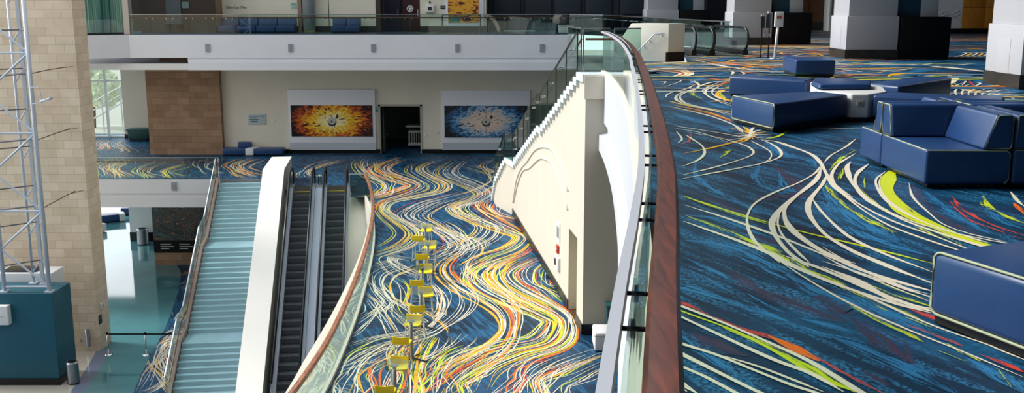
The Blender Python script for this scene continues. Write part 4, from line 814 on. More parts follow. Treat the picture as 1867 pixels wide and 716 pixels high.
mb=MB(); mb.box(-5.02,-4.52,Yu-.16,Yu,1.13,1.6); mb.build('body',white,o,.02); mb=MB(); mb.box(-4.88,-4.66,Yu-.17,Yu-.15,1.25,1.47); mb.build('window',ink,o); mb=MB(); mb.cyl(-4.77,Yu-.08,1.66,1.78,.05,12); mb.build('beacon',ink,o)
o=thing('wall_plaque','small black plaque between the white cabinet and the yellow painting','plaque',(-3.99,Yu-.02,1.38)); mb=MB(); mb.box(-4.16,-3.86,Yu-.03,Yu,1.35,1.53); mb.build('plate',ink,o,.005); mb=MB(); mb.box(-4.1,-3.92,Yu-.034,Yu-.03,1.43,1.45); mb.build('text_line',greige,o)
def painting_mat():
    m,nt,b=base('painting'); N=nt.nodes; Lk=nt.links; g=N.new('ShaderNodeNewGeometry'); mp=N.new('ShaderNodeMapping'); mp.inputs['Scale'].default_value=(1,1,2.6); mp.inputs['Rotation'].default_value=(0,.25,0); Lk.new(g.outputs['Position'],mp.inputs[0])
    n=N.new('ShaderNodeTexNoise'); n.inputs['Scale'].default_value=1.15; n.inputs['Detail'].default_value=4; n.inputs['Distortion'].default_value=1.4; Lk.new(mp.outputs[0],n.inputs['Vector'])
    r=N.new('ShaderNodeValToRGB'); r.color_ramp.interpolation='CONSTANT'; e=r.color_ramp.elements
    for _ in range(3): e.new(.5)
    for x,(p,c) in zip(e,((0,'#3a1820'),(.39,'#8a3a22'),(.45,'#e0a32a'),(.64,'#c4502c'),(.69,'#2c2430'))): x.position=p; x.color=lin(c)
    Lk.new(n.outputs['Fac'],r.inputs[0]); Lk.new(r.outputs[0],b.inputs['Base Color']); b.inputs['Roughness'].default_value=.6; return m
o=thing('yellow_painting','yellow painting with dark red shapes in a white surround on the upper wall','painting',(-2.8,Yu-.06,.35))
mb=MB(); mb.box(-3.86,-1.64,Yu-.06,Yu-.004,.36,3.3); mb.build('surround',panel_m,o,.01); mb=MB(); mb.box(-3.72,-1.94,Yu-.09,Yu-.06,.55,2.9); pic=mb.build('canvas',painting_mat(),o); mb=MB(); mb.box(-3.66,-3.0,Yu-.094,Yu-.09,.57,.92); mb.build('teal_patch',mat('paint_teal','#2f7f78'),pic)
o=thing('barrier_frame','grey metal barrier frame standing below the yellow painting','barrier',(-2.8,57.6,0))
mb=MB(); mb.tube([(-3.9,57.6,.03),(-3.9,57.6,1.0),(-3.82,57.6,1.05),(-1.85,57.6,1.05),(-1.77,57.6,1.0),(-1.77,57.6,.03)],.035); mb.build('frame',darksteel,o)
for x in (-3.9,-1.77): mb=MB(); mb.box(x-.35,x+.35,57.55,57.65,.012,.05); mb.build('foot',darksteel,o)
mb=MB(); mb.tube([(-3.9,57.6,.75),(-1.77,57.6,.75)],.02); mb.build('lower_rail',darksteel,o)
o=thing('floor_box','white low box on the floor at the right end of the far walkway','box',(3,58.5,0)); mb=MB(); mb.box(2.65,3.5,58.2,58.9,.012,.42); mb.build('body',white,o,.03); mb=MB(); mb.box(2.62,3.53,58.17,58.93,.4,.44); mb.build('lid',white,o,.01)
o=thing('driftwood_branch','pale brown curved branch leaning by the slate doors','branch',(-1.2,59.2,0)); mb=MB(); mb.sweep(smooth_path([(-1.55,59.5,.95),(-1.15,59.4,.8),(-.85,59.2,.4),(-.72,59,.03)],5),[(.09*cos(2*pi*q/8),.13*sin(2*pi*q/8)) for q in range(8)]); mb.build('limb',mat('driftwood','#8d7f70',.8),o,smooth=True)
o=thing('floor_strip','thin pale strip on the floor before the slate doors','strip',(.5,60.5,0)); mb=MB(); mb.box(-.5,1.35,60.4,60.5,.012,.1); mb.build('bar',mat('pale_strip','#9fb0b0',.4),o,.02)  # plain pale bar lying on the floor
for x,n_ in ((-19.35,'left'),(-18.85,'right')):
    o=thing('waste_bin','black waste bin, %s one of the pair before the dark shade sheet'%n_,'bin',(x,58.2,0)); mb=MB(); mb.box(x-.22,x+.22,57.9,58.3,.012,.5); mb.build('body',blackm,o,.02); mb=MB(); mb.box(x-.24,x+.24,57.88,58.32,.5,.55); mb.build('lid',black,o,.01)
o=thing('pier_panel','blue grey panel fixed to the dark shade sheet behind the glass rail','panel',(-19.2,58.55,0)); mb=MB(); mb.box(-19.6,-18.75,58.42,58.495,.012,3); mb.build('panel',mat('panel_slate','#3d4a52',.5),o); mb=MB(); mb.box(-18.7,-18.3,58.44,58.495,1.4,1.75); mb.build('notice',mat('notice','#5b7174',.5),o)
# long navy seating behind the glass
def block(mb,x0,x1,y0,y1,z0,z1): mb.box(x0,x1,y0,y1,z0,z1)
def navy_sofa(label,x0,n,y,w=.95,group=None,gap=.03,backs=None):
    o=thing('modular_sofa',label,'sofa',(x0,y,0),group)
    for k in range(n):
        a=x0+k*w; mb=MB(); mb.box(a+gap/2,a+w-gap/2,y,y+.85,.06,.42); mb.build('seat',navy,o,.04)
        if backs is None or k in backs: mb=MB(); mb.hexa([(a+gap/2,y+.55,.42),(a+w-gap/2,y+.55,.42),(a+w-gap/2,y+.85,.42),(a+gap/2,y+.85,.42)],[(a+gap/2,y+.66,.86),(a+w-gap/2,y+.66,.86),(a+w-gap/2,y+.85,.86),(a+gap/2,y+.85,.86)]); mb.build('backrest',navy,o,.03)
    mb=MB(); mb.box(x0+.05,x0+n*w-.05,y+.05,y+.8,.012,.07); mb.build('plinth',black,o); return o
navy_sofa('long navy sofa behind the glass rail below the room name',-16.8,4,58.6,1.1)
navy_sofa('short navy sofa with low left arm behind the glass rail by the round column',-10.35,2,58.7,.82,backs=(0,1))

# curtain-glazed room at the left end of the walkway
def curtain_mat():
    m,nt,b=base('sheer_teal_curtain'); N=nt.nodes; Lk=nt.links; g=N.new('ShaderNodeNewGeometry'); mp=N.new('ShaderNodeMapping'); mp.inputs['Scale'].default_value=(2.2,2.2,.03); Lk.new(g.outputs['Position'],mp.inputs[0])
    n=N.new('ShaderNodeTexNoise'); n.inputs['Scale'].default_value=2.2; n.inputs['Detail'].default_value=4; Lk.new(mp.outputs[0],n.inputs['Vector'])
    r=N.new('ShaderNodeValToRGB'); r.color_ramp.elements[0].position=.38; r.color_ramp.elements[1].position=.62; r.color_ramp.elements[0].color=lin('#3f7478'); r.color_ramp.elements[1].color=lin('#cfe2d8'); Lk.new(n.outputs['Fac'],r.inputs[0]); Lk.new(r.outputs[0],b.inputs['Base Color']); b.inputs['Roughness'].default_value=.7; return m
o=thing('window_2','teal curtained glass wall left of the far walkway','window',(-23,56,0),kind='structure')
mb=MB(); mb.quad((-25,54.7,.02),(-21.35,56.8,.02),(-21.35,56.8,16),(-25,54.7,16)); mb.build('pane',greenish,o)
mb=MB()
for k in range(40):
    t=k/40; u=(k+1)/40; A=Vector((-25,55.6,0)).lerp(Vector((-21.3,57.7,0)),t); B_=Vector((-25,55.6,0)).lerp(Vector((-21.3,57.7,0)),u); w=.06*(-1)**k
    mb.quad((A.x,A.y+w,.02),(B_.x,B_.y-w,.02),(B_.x,B_.y-w,16),(A.x,A.y+w,16))
mb.build('curtain',curtain_mat(),o)
mb=MB(); mb.hexa([(-25,54.66,0),(-21.3,56.76,0),(-21.3,56.86,0),(-25,54.76,0)],[(-25,54.66,.09),(-21.3,56.76,.09),(-21.3,56.86,.09),(-25,54.76,.09)]); mb.build('sill',gunmetal,o)
for x,y in ((-24.0,55.2),(-22.6,56.0)): mb=MB(); mb.box(x-.03,x+.03,y-.03,y+.03,.05,16); mb.build('mullion',mat('teal_mullion','#4d7b7e',.4),o)
mb=MB(); mb.box(-21.32,-21.0,56.45,56.9,0,16); tag(mb.build('trim_4',mat('mullion_cream','#b8aea6',.5)),'cream post between the curtained glass and the walkway','trim',kind='structure')
# ------------------------------------------------------------------ the big tan pillar, its fittings, truss and plinth
mb=MB(); mb.box(-27,-18.49,43.37,44.7,L1,6.5); tag(mb.build('pillar',stone_l),'tall tan sandstone pillar at the left with block courses','pillar',kind='structure')
o=thing('wall_strobe','small white strobe high on the shaded side of the tan pillar','strobe',(-18.47,43.9,-11.4)); mb=MB(); mb.box(-18.49,-18.4,43.75,43.98,-11.75,-11.5); mb.build('body',white,o,.02); mb=MB(); mb.box(-18.4,-18.36,43.8,43.93,-11.7,-11.55); mb.build('lens',clear,o)
o=thing('wall_notice','small dark blue notice on the shaded side of the tan pillar','notice',(-18.47,43.7,-12.3)); mb=MB(); mb.box(-18.49,-18.45,43.5,43.8,-12.4,-12.0); mb.build('plate',mat('notice_blue','#16233f',.4),o,.01); mb=MB(); mb.box(-18.45,-18.44,43.56,43.74,-12.15,-12.1); mb.build('text_line',steel,o)
o=thing('wall_dispenser','tall stainless half-round wall fitting low on the tan pillar','wall dispenser',(-18.95,43.3,-13)); mb=MB(); mb.prism([(-19.08,43.37),(-19.06,43.28),(-18.97,43.22),(-18.88,43.28),(-18.86,43.37)],-13.38,-12.55); mb.build('body',steel,o,.01); mb=MB(); mb.cyl(-19.3,43.35,-13.15,-13.05,.05,12); mb.build('button',steel,o)  # stainless dispenser fixed to the pillar
# truss: four legs braced in bays of about a metre and a half
alu=mat('painted_aluminium','#c3c9d4',.35,.3)
o=thing('lighting_truss','tall white braced truss tower rising from the teal plinth','truss',(-19.6,40,-9.72))
LEG={'fr':(-18.70,39.55),'fl':(-20.52,39.55),'rr':(-19.42,40.6),'rl':(-19.9,40.75)}
for k,(x,y) in LEG.items():
    mb=MB(); r=.085 if k[0]=='f' else .055
    if k=='rr': mb.box(x-.09,x+.05,y-.05,y+.05,-9.66,3.5)
    else: mb.tube([(x,y,-9.66),(x,y,3.5)],r,12)
    mb.build('leg',alu,o,smooth=k!='rr')
    mb=MB(); mb.box(x-.16,x+.16,y-.14,y+.14,-9.72,-9.66); mb.build('foot_plate',alu,o)
bay=1.56; z0=-9.5
def bar(a,b,r,m): mb=MB(); mb.tube([a,b],r,8); mb.build('brace',m,o)
for k in range(8):
    za=z0+k*bay; L_=LEG['fl']+(0,); R_=LEG['fr']+(0,)
    a=(R_[0],R_[1],za) if k%2==0 else (L_[0],L_[1],za); b=(L_[0],L_[1],za+bay) if k%2==0 else (R_[0],R_[1],za+bay)
    bar(a,b,.045,alu)
    if k%2==0: bar((L_[0],L_[1],za),(R_[0],R_[1],za),.045,alu)
    x,y=LEG['rl']; x2,y2=LEG['rr']; zz=za+(.0 if k%2 else -.05)
    bar((LEG['fl'][0],39.6,zz+.9),(x2,y2,zz+.9),.026,mat('brace_grey','#5d6068',.5)); bar((LEG['fr'][0],39.6,zz+.9),(x2,y2,zz+.9),.03,mat('brace_grey','#5d6068',.5)); bar((x,y,zz+.3),(x2,y2,zz+.95),.03,alu)  # thin cross bars in dark grey
for zz in (-6.35,-3.62,-1.0):
    mb=MB(); mb.tube([(-20.8,40.2,zz-.12),(-19.3,40.5,zz),(-18.75,39.6,zz+.05)],.035,8); mb.build('wall_tie',mat('tie_grey','#7d7f86',.5,.3),o)
    mb=MB(); mb.tube([(-18.75,39.6,zz+.05),(-18.85,41.5,zz+.08),(-19.0,43.35,zz+.06)],.02,6); mb.tube([(-19.0,42.6,zz+.06),(-18.62,43.3,zz+.1)],.014,6); mb.build('threaded_rod',mat('rusty_rod','#6b5a4c',.6,.5),o)
o=thing('floodlight','small white floodlight on a bracket at the right leg of the truss tower','floodlight',(-18.3,39.4,-2.0))
mb=MB(); mb.tube([(-18.66,39.45,-1.45),(-18.3,39.4,-1.45),(-18.28,39.4,-1.95)],.018,6); mb.tube([(-18.66,39.45,-2.1),(-18.3,39.4,-2.05)],.018,6); mb.build('bracket',alu,o)
mb=MB(); mb.hexa([(-18.32,39.3,-2.06),(-17.85,39.2,-1.92),(-17.85,39.45,-1.92),(-18.32,39.5,-2.06)],[(-18.32,39.3,-1.96),(-17.85,39.2,-1.82),(-17.85,39.45,-1.82),(-18.32,39.5,-1.96)]); mb.build('head',alu,o,.02)
o=thing('display_plinth','large teal plinth carrying the white truss tower','plinth',(-20.5,40,L1))
mb=MB(); mb.box(-24,-18.5,39.3,41.0,L1+.28,-9.72); mb.build('body',teal,o,.02); mb=MB(); mb.box(-24,-18.47,39.27,41.0,L1+.003,L1+.28); mb.build('kick_base',black,o)
o=thing('white_slab','white stepped slab behind the foot of the truss tower','slab',(-18.8,41.7,-9.9)); mb=MB(); mb.box(-21.6,-19.25,41.05,42.2,-10.0,-9.35); mb.build('slab',white,o,.03); mb=MB(); mb.box(-21.4,-20.0,41.2,42.0,-9.35,-9.28); mb.build('top_plate',darksteel,o,.01)
o=thing('junction_box','white box fixed on the teal plinth at the left border','box',(-20.5,39,-10.6)); mb=MB(); mb.box(-21.6,-20.2,39.0,39.3,-10.95,-10.15); mb.build('body',white,o,.03); mb=MB(); mb.box(-21.5,-20.4,38.98,39.01,-10.6,-10.55); mb.build('seam',greige,o)
def trash_can(label,x,y,z=L1,h=.95,r=.24):
    o=thing('trash_can',label,'trash can',(x,y,z),'round steel trash cans')
    mb=MB(); mb.cyl(x,y,z+.07,z+h-.06,r,28); mb.build('body',mat('satin_steel','#8f9296',.28,1),o,smooth=False)
    mb=MB(); mb.cyl(x,y,z+.01,z+.07,r*.96,28); mb.build('base_ring',black,o); mb=MB(); mb.cyl(x,y,z+h-.06,z+h,r*1.02,28,0,r*.9); mb.build('rim',steel,o); mb=MB(); mb.cyl(x,y,z+h,z+h+.012,r*.62,20); mb.build('opening',blackm,o)
trash_can('round steel trash can at the right corner of the teal plinth',-18.02,39.5)
trash_can('round steel trash can before the white column on the lowest level',-23.75,63.6,L1,1.05,.36)
for k,(x,y,n_) in enumerate(((-17.93,42.94,'nearer the tan pillar'),(-16.25,42.94,'out on the teal floor toward the blue stair'))):
    o=thing('rope_stanchion','chrome belt stanchion '+n_,'stanchion',(x,y,L1),'belt stanchions')
    mb=MB(); mb.cyl(x,y,L1+.012,L1+.05,.19,24,0,.15); mb.build('base',chrome,o); mb=MB(); mb.tube([(x,y,L1+.04),(x,y,L1+.96)],.035,14); mb.build('post',chrome,o,smooth=True); mb=MB(); mb.cyl(x,y,L1+.94,L1+1.03,.05,16); mb.build('belt_head',blackm,o)
o=thing('stanchion_belt','black belt stretched between the two chrome stanchions toward the blue stair','belt',(-16.2,42.94,-12.6)); mb=MB(); mb.box(-17.86,-14.6,42.93,42.945,L1+.92,L1+.985); mb.build('strap',blackm,o); mb=MB(); mb.box(-14.66,-14.58,42.91,42.965,L1+.9,L1+1); mb.build('clip',darksteel,o)

# ------------------------------------------------------------------ lowest level beyond
mb=MB(); mb.box(-24.85,-23.3,64.4,65.6,L1,-8.2); 
tag(mb.build('column',white),'square white column beside the mural on the lowest level','column',kind='structure')
mb=MB(); mb.box(-24.88,-23.27,64.37,65.62,L1+.003,L1+.62); tag(mb.build('baseboard_column',black),'black base of the white column on the lowest level','baseboard',kind='structure')
mb=MB(); mb.box(-21.2,-9,58.42,59,L1,-12.85); tag(mb.build('wall_mural_base',stone_d),'brown stone base below the dark mural','wall',kind='structure')
mb=MB(); mb.box(-21.2,-9,58.5,59,-12.85,-8.2); mb.box(-23.3,-21.2,66,66.3,L1,-8.2); mb.box(-24,-9,80,80.3,L1,-8.2); tag(mb.build('wall_lower_back',mat('lower_wall','#30424a',.7)),'dark wall behind the mural on the lowest level','wall',kind='structure')
def mural_mat():
    m,nt,b=base('aerial_mural'); N=nt.nodes; Lk=nt.links; g=N.new('ShaderNodeNewGeometry'); mp=N.new('ShaderNodeMapping'); mp.inputs['Scale'].default_value=(.55,1,1.1); Lk.new(g.outputs['Position'],mp.inputs[0])
    n=N.new('ShaderNodeTexNoise'); n.inputs['Scale'].default_value=1.1; n.inputs['Detail'].default_value=3; n.inputs['Distortion'].default_value=1.6; Lk.new(mp.outputs[0],n.inputs['Vector'])
    r=N.new('ShaderNodeValToRGB'); e=r.color_ramp.elements; r.color_ramp.interpolation='CONSTANT'
    stops=[(0,'#101c24'),(.36,'#5a3f28'),(.40,'#1a2b30'),(.455,'#8a5d2c'),(.475,'#22343a'),(.53,'#54636a'),(.55,'#1b2a30'),(.60,'#70492a'),(.63,'#13242c')]
    while len(e)<len(stops): e.new(.5)
    for x,(p,c) in zip(e,stops): x.position=p; x.color=lin(c)
    Lk.new(n.outputs['Fac'],r.inputs[0])
    vo=N.new('ShaderNodeTexVoronoi'); vo.inputs['Scale'].default_value=5.5; Lk.new(mp.outputs[0],vo.inputs['Vector']); gt=N.new('ShaderNodeMath'); gt.operation='LESS_THAN'; gt.inputs[1].default_value=.13; Lk.new(vo.outputs['Distance'],gt.inputs[0])
    mx=N.new('ShaderNodeMix'); mx.data_type='RGBA'; mx.inputs[7].default_value=lin('#9aa3a6'); Lk.new(gt.outputs[0],mx.inputs[0]); Lk.new(r.outputs[0],mx.inputs[6]); Lk.new(mx.outputs[2],b.inputs['Base Color']); b.inputs['Roughness'].default_value=.3; return m
o=thing('wall_mural','dark aerial-view mural with a caption strip on the lowest level','mural',(-16,58.46,-12.8))
mb=MB(); mb.box(-21.2,-12,58.42,58.5,-12.1,-8.46); mb.build('picture',mural_mat(),o)
mb=MB(); mb.box(-21.2,-12,58.40,58.5,-12.83,-12.1); cp=mb.build('caption_strip',blackm,o)
mb=MB()
for k in range(7):
    x=-20.8+k*1.12
    for q in range(3): mb.box(x,x+(.62,.78,.5)[q],58.395,58.4,-12.36-q*.13,-12.31-q*.13)
mb.build('caption_lines',mat('caption_white','#b9bdbf'),cp)
mb=MB(); mb.box(-19.2,-14.2,58.41,58.42,-8.95,-8.75); mb.build('red_band',mat('mural_red','#7a2f22'),o)
for k,(x,y,a,lab) in enumerate(((-27.3,73.0,.15,'navy bench with white end far back on the lowest level, nearest the white column'),(-28.9,70.2,.5,'navy bench behind the tan pillar on the lowest level, middle of three'),(-28.6,66.3,1.1,'navy bench nearest the tan pillar on the lowest level'))):
    o=thing('lounge_bench',lab,'bench',(x,y,L1),'navy benches on the lowest level'); o.rotation_euler=(0,0,a)
    def loc(m_,n_,bev=.05):
        ob=m_.build(n_[0],n_[1],None,bev); ob.parent=o; return ob
    mb=MB(); mb.box(-1.3,1.0,-.45,.45,.08,.55); loc(mb,('seat',navy)); mb=MB(); mb.box(1.0,1.4,-.45,.45,.05,.56); loc(mb,('end_table',white),.02); mb=MB(); mb.box(-1.2,.95,-.38,.38,.004,.09); loc(mb,('plinth',black),0)

# ------------------------------------------------------------------ teal stair, white ramp wall and escalators (they all run about 7 degrees off the room's axis)
A7=radians(7.0); HX,HY=sin(A7),-cos(A7); RX,RY=cos(A7),sin(A7); INC=tan(radians(30))
def fr(O):
    return lambda s,t,z: (O[0]+HX*s+RX*t, O[1]+HY*s+RY*t, z)
def slab_sz(mb,F,prof,t0,t1,m=0):
    """side profile (s,z) extruded across the run"""
    n=len(prof); i=len(mb.v); mb.v+=[F(s,t0,z) for s,z in prof]+[F(s,t1,z) for s,z in prof]
    mb.f.append(tuple(range(i,i+n))); mb.f.append(tuple(reversed(range(i+n,i+2*n)))); mb.m+=[m,m]
    for k in range(n):
        j=(k+1)%n; mb.f.append((i+k,i+n+k,i+n+j,i+j)); mb.m.append(m)
    return mb
tread=mat('pale_teal_tread','#84a6b3',.55,var=.05,scale=2); riser=mat('teal_riser','#a5c4ce',.6)  # riser colour lightened to offset the shade on the step fronts
ST=fr((-14.70,50.25)); 
o=thing('staircase','pale teal staircase with two landings beside the white ramp wall','staircase',(-13.6,50.25,L2))
RISE,TRD=6.6/40,.288; s=0; z=L2; stepline=[(0,L2)]
def wl(s): return -.012*s                               # the flight widens downward on its left
def wr(s): return 2.2+.02*s
k=0
for fl,nst in enumerate((14,16,10)):
    for i in range(nst):
        z-=RISE; s1=s+TRD; k+=1
        if i==nst-1 and fl<2: s1=s+1.288
        if fl==2 and i==nst-1: break
        mb=MB()
        mb.hexa([ST(s,wl(s),z-.35),ST(s1+.02,wl(s1),z-.35),ST(s1+.02,wr(s1),z-.35),ST(s,wr(s),z-.35)],[ST(s,wl(s),z),ST(s1+.02,wl(s1),z),ST(s1+.02,wr(s1),z),ST(s,wr(s),z)])
        big=i==nst-1; mb.m[3]=1
        e=mb.build('landing' if big else 'step',[tread,riser],o)
        mb=MB(); mb.hexa([ST(s1-.005,wl(s1),z-.045),ST(s1+.035,wl(s1),z-.045),ST(s1+.035,wr(s1),z-.045),ST(s1-.005,wr(s1),z-.045)],[ST(s1-.005,wl(s1),z+.004),ST(s1+.035,wl(s1),z+.004),ST(s1+.035,wr(s1),z+.004),ST(s1-.005,wr(s1),z+.004)]); mb.build('nosing',mat('step_nosing','#9fc2cc',.5),e)
        s=s1; stepline.append((s,z))
STEND=s
mb=MB()
prof=[(a,b+.12) for a,b in stepline]+[(a,b-.55) for a,b in reversed(stepline)]
i0=len(mb.v); slab_sz(mb,lambda s,t,z:ST(s,wl(s)+t,z),prof,-.14,-.02); mb.build('stringer',mat('stringer_brown','#86736b',.5),o)
o=thing('stair_railing','glass railing with steel top bar on the open side of the teal staircase','railing',(-14.8,50,L2))
KEY=[0,13,26,39]; brk=[(0,L2)]
pts=[]
for a,b in stepline: pts.append((a,b))
# rail line: flights follow the slope, landings run level
line=[(0.0,L2),(stepline[13][0],stepline[13][1]),(stepline[14][0],stepline[14][1]),(stepline[29][0],stepline[29][1]),(stepline[30][0],stepline[30][1]),(stepline[-1][0],stepline[-1][1])]
for q in range(5):
    (a,za),(b,zb)=line[q],line[q+1]; npan=1 if q%2 else 3
    for w in range(npan):
        u0=w/npan; u1=(w+1)/npan-.02; p0=(a+(b-a)*u0,za+(zb-za)*u0); p1=(a+(b-a)*u1,za+(zb-za)*u1)
        mb=MB(); P_=[ST(p0[0],wl(p0[0])-.16,p0[1]+.02),ST(p1[0],wl(p1[0])-.16,p1[1]+.02),ST(p1[0],wl(p1[0])-.16,p1[1]+1.0),ST(p0[0],wl(p0[0])-.16,p0[1]+1.0)]
        Q_=[(x+.02,y,z_) for x,y,z_ in P_]; mb.hexa(P_,Q_); mb.build('glass_panel',clear,o)
        mb=MB(); x_,y_,z_=ST(p0[0],wl(p0[0])-.15,p0[1]); mb.tube([(x_,y_,z_-.2),(x_,y_,z_+1.0)],.022,8); mb.build('post',steel,o)
mb=MB(); mb.tube([ST(a,wl(a)-.15,b+1.03) for a,b in line],.032,8); mb.build('top_bar',steel,o)
mb=MB(); mb.tube([ST(a,wl(a)+.0,b+.86) for a,b in line],.028,8); mb.build('hand_rail',mahogany,o)

o=thing('ramp_wall','broad white sloping parapet between the teal staircase and the escalators','parapet',(-11.7,50,L2))
RW=fr((-12.13,50.66)); SL=3.85
mb=MB(); slab_sz(mb,RW,[(0,-5.93),(SL,-5.93),(SL+13.2,-5.93-13.2*INC),(SL+13.2,L1+.004),(SL+9.5,L1+.004),(0,-8.4)],0,.98); mb.build('wall',warmwhite,o,.02)
mb=MB(); slab_sz(mb,RW,[(-.01,-5.94),(SL,-5.94),(SL+13.1,-5.94-13.1*INC),(SL+13.1,-5.925-13.1*INC),(SL,-5.915),(-.01,-5.915)],.0,.99); mb.build('cap',mat('cap_white','#efece6',.45),o)

rubber=mat('black_rubber','#101318',.35); dk=mat('escalator_step','#70757a',.45,.5); ridge=mat('escalator_groove','#4a4f55',.5)
deckm=mat('escalator_deck','#aeb4c6',.35,.3)
def escalator(label,O,zl=L2):
    F=fr(O); o=thing('escalator',label,'escalator',(O[0],O[1],zl),'escalators beside the white parapet')
    W=.82; n=27; rise=.4*INC; z=zl
    for k in range(n):
        mb=MB(); s=k*.4; zz=zl-rise*(k+1)+rise*.5
        slab_sz(mb,F,[(s,zz),(s+.4,zz),(s+.37,zz-rise),(s,zz-rise)],0,W); st=mb.build('step',dk,o)
        mb=MB()
        for g in range(9): slab_sz(mb,F,[(s+.02,zz+.004),(s+.39,zz+.004),(s+.365,zz-rise*.95),(s+.36,zz-rise*.95),(s+.38,zz-.004),(s+.02,zz-.002)],.03+g*.088,.07+g*.088)
        mb.build('tread_ribs',ridge,st)
    mb=MB(); slab_sz(mb,F,[(-1.5,zl+.012),(-.02,zl+.012),(-.02,zl-.05),(-1.5,zl-.05)],-.05,W+.05); mb.build('landing_plate',mat('landing_plate','#33363a',.4,.4),o)
    mb=MB(); slab_sz(mb,F,[(-.1,zl+.016),(.03,zl+.016),(.03,zl-.02),(-.1,zl-.02)],0,W); mb.build('comb_plate',mat('comb_yellow','#b8a53a',.4),o)
    S=n*.4; zb=zl-S*INC
    for t0,t1 in ((-.2,0),(W,W+.2)):
        mb=MB(); slab_sz(mb,F,[(-1.2,zl+.2),(0,zl+.2),(S,zb+.2),(S,zb-.3),(0,zl-.3),(-1.2,zl-.3)],t0,t1); mb.build('skirt_deck',deckm,o)
        tm=(t0+t1)/2
        mb=MB(); slab_sz(mb,F,[(-1.25,zl+.2),(-1.25,zl+.85),(-1,zl+.94),(0,zl+.94),(S,zb+.94),(S,zb+.2),(0,zl+.2)],tm-.008,tm+.008); mb.build('balustrade_glass',smoky,o)
        path=[F(S,tm,zb+.98),F(0.2,tm,zl+.95),F(-.9,tm,zl+.98)]+[F(-.95-.42*sin(a*pi/6),tm,zl+.56+.42*cos(a*pi/6)) for a in range(0,7)]+[F(-.6,tm,zl+.12)]
        mb=MB(); mb.sweep([Vector(p) for p in path],[(.08*cos(q*pi/4),.05*sin(q*pi/4)) for q in range(8)],up=Vector((RX,RY,0)))
        mb.build('handrail',rubber,o,smooth=True)
    mb=MB(); slab_sz(mb,F,[(0,zl-.3),(S,zb-.3),(S,zb-1.2),(1.2,zl-1.4),(0,zl-1.4)],-.2,W+.2); mb.build('truss_casing',white,o)
    return o
escalator('left escalator, next to the white parapet',(-10.28,46.87))
escalator('right escalator, next to the white sloping deck',(-8.72,47.05))
o=thing('escalator_divider','pale sloping deck between the two escalators','deck',(-9,47,L2)); F=fr((-10.28,46.87)); S=10.8
mb=MB(); slab_sz(mb,F,[(-.9,L2+.17),(0,L2+.17),(S,L2+.17-S*INC),(S,L2-.5-S*INC),(-.9,L2-.5)],1.03,1.36); mb.build('deck',deckm,o)
o=thing('divider_post','small chrome sensor post at the head of the deck between the escalators','post',(-9.2,47.6,L2)); mb=MB(); px,py,_=F(-.75,1.2,0); mb.cyl(px,py,L2+.17,L2+.62,.09,16); mb.build('body',chrome,o); mb=MB(); mb.cyl(px,py,L2+.62,L2+.7,.11,16,0,.06); mb.build('cap',chrome,o)
o=thing('side_deck','white sloping side deck right of the escalators','deck',(-7.2,46.5,L2)); F=fr((-8.72,47.05))
mb=MB(); slab_sz(mb,F,[(.55,L2+.0),(S+3,L2+.0-(S+2.45)*INC),(S+3,L2-1-(S+2.45)*INC),(.55,L2-1)],1.03,2.35); slab_sz(mb,F,[(6,L2-5.45*INC),(S+3,L2-(S+2.45)*INC),(S+3,L2-1-(S+2.45)*INC),(6,L2-1-5.45*INC)],2.34,3.4); mb.build('deck',warmwhite,o)

# curved glass rail along the opening
o=thing('curved_railing','curved glass railing with copper brown handrail right of the escalators','railing',(-5,30,L2))
led=MB(); N=len(WELL)
for k in range(N-1):
    w0=.10+.8*min(1,max(0,(44-WELL[k].y)/20)); w1=.10+.8*min(1,max(0,(44-WELL[k+1].y)/20))
    a=offset(WELL,0)[k]; b=offset(WELL,0)[k+1]; c=offset(WELL,w1)[k+1]; d=offset(WELL,w0)[k]
    led.hexa([(a.x,a.y,L2-1.3),(b.x,b.y,L2-1.3),(c.x,c.y,L2-1.3),(d.x,d.y,L2-1.3)],[(a.x,a.y,L2+.09),(b.x,b.y,L2+.09),(c.x,c.y,L2+.09),(d.x,d.y,L2+.09)])
led.build('ledge',warmwhite,o)
gl=offset(WELL,.05)
for k in range(0,N-1,2):
    seg=gl[k:k+3]
    if len(seg)<2: continue
    mb=MB(); mb.sweep([p+Vector((0,0,.58)) for p in seg],[(-.008,-.5),(.008,-.5),(.008,.5),(-.008,.5)]); mb.build('glass_panel',clear,o)
mb=MB(); mb.sweep([p+Vector((0,0,1.08)) for p in gl],[(-.07,-.035),(.07,-.035),(.07,.02),(.04,.04),(-.04,.04),(-.07,.02)]); mb.build('handrail',wood_mat('copper_wood','#7d4a35','#b07a5c',3,(6,1,6),.25),o)
mb=MB(); mb.hexa([(-7.42,45.62,L2+.02),(-6.62,45.62,L2+.02),(-6.62,45.64,L2+.02),(-7.42,45.64,L2+.02)],[(-7.42,45.62,L2+1.05),(-6.62,45.62,L2+1.05),(-6.62,45.64,L2+1.05),(-7.42,45.64,L2+1.05)]); mb.build('end_panel',smoky,o)
mb=MB(); mb.tube([(-7.42,45.63,L2),(-7.42,45.63,L2+1.07),(-6.6,45.63,L2+1.07)],.025,8); mb.build('end_frame',steel,o)

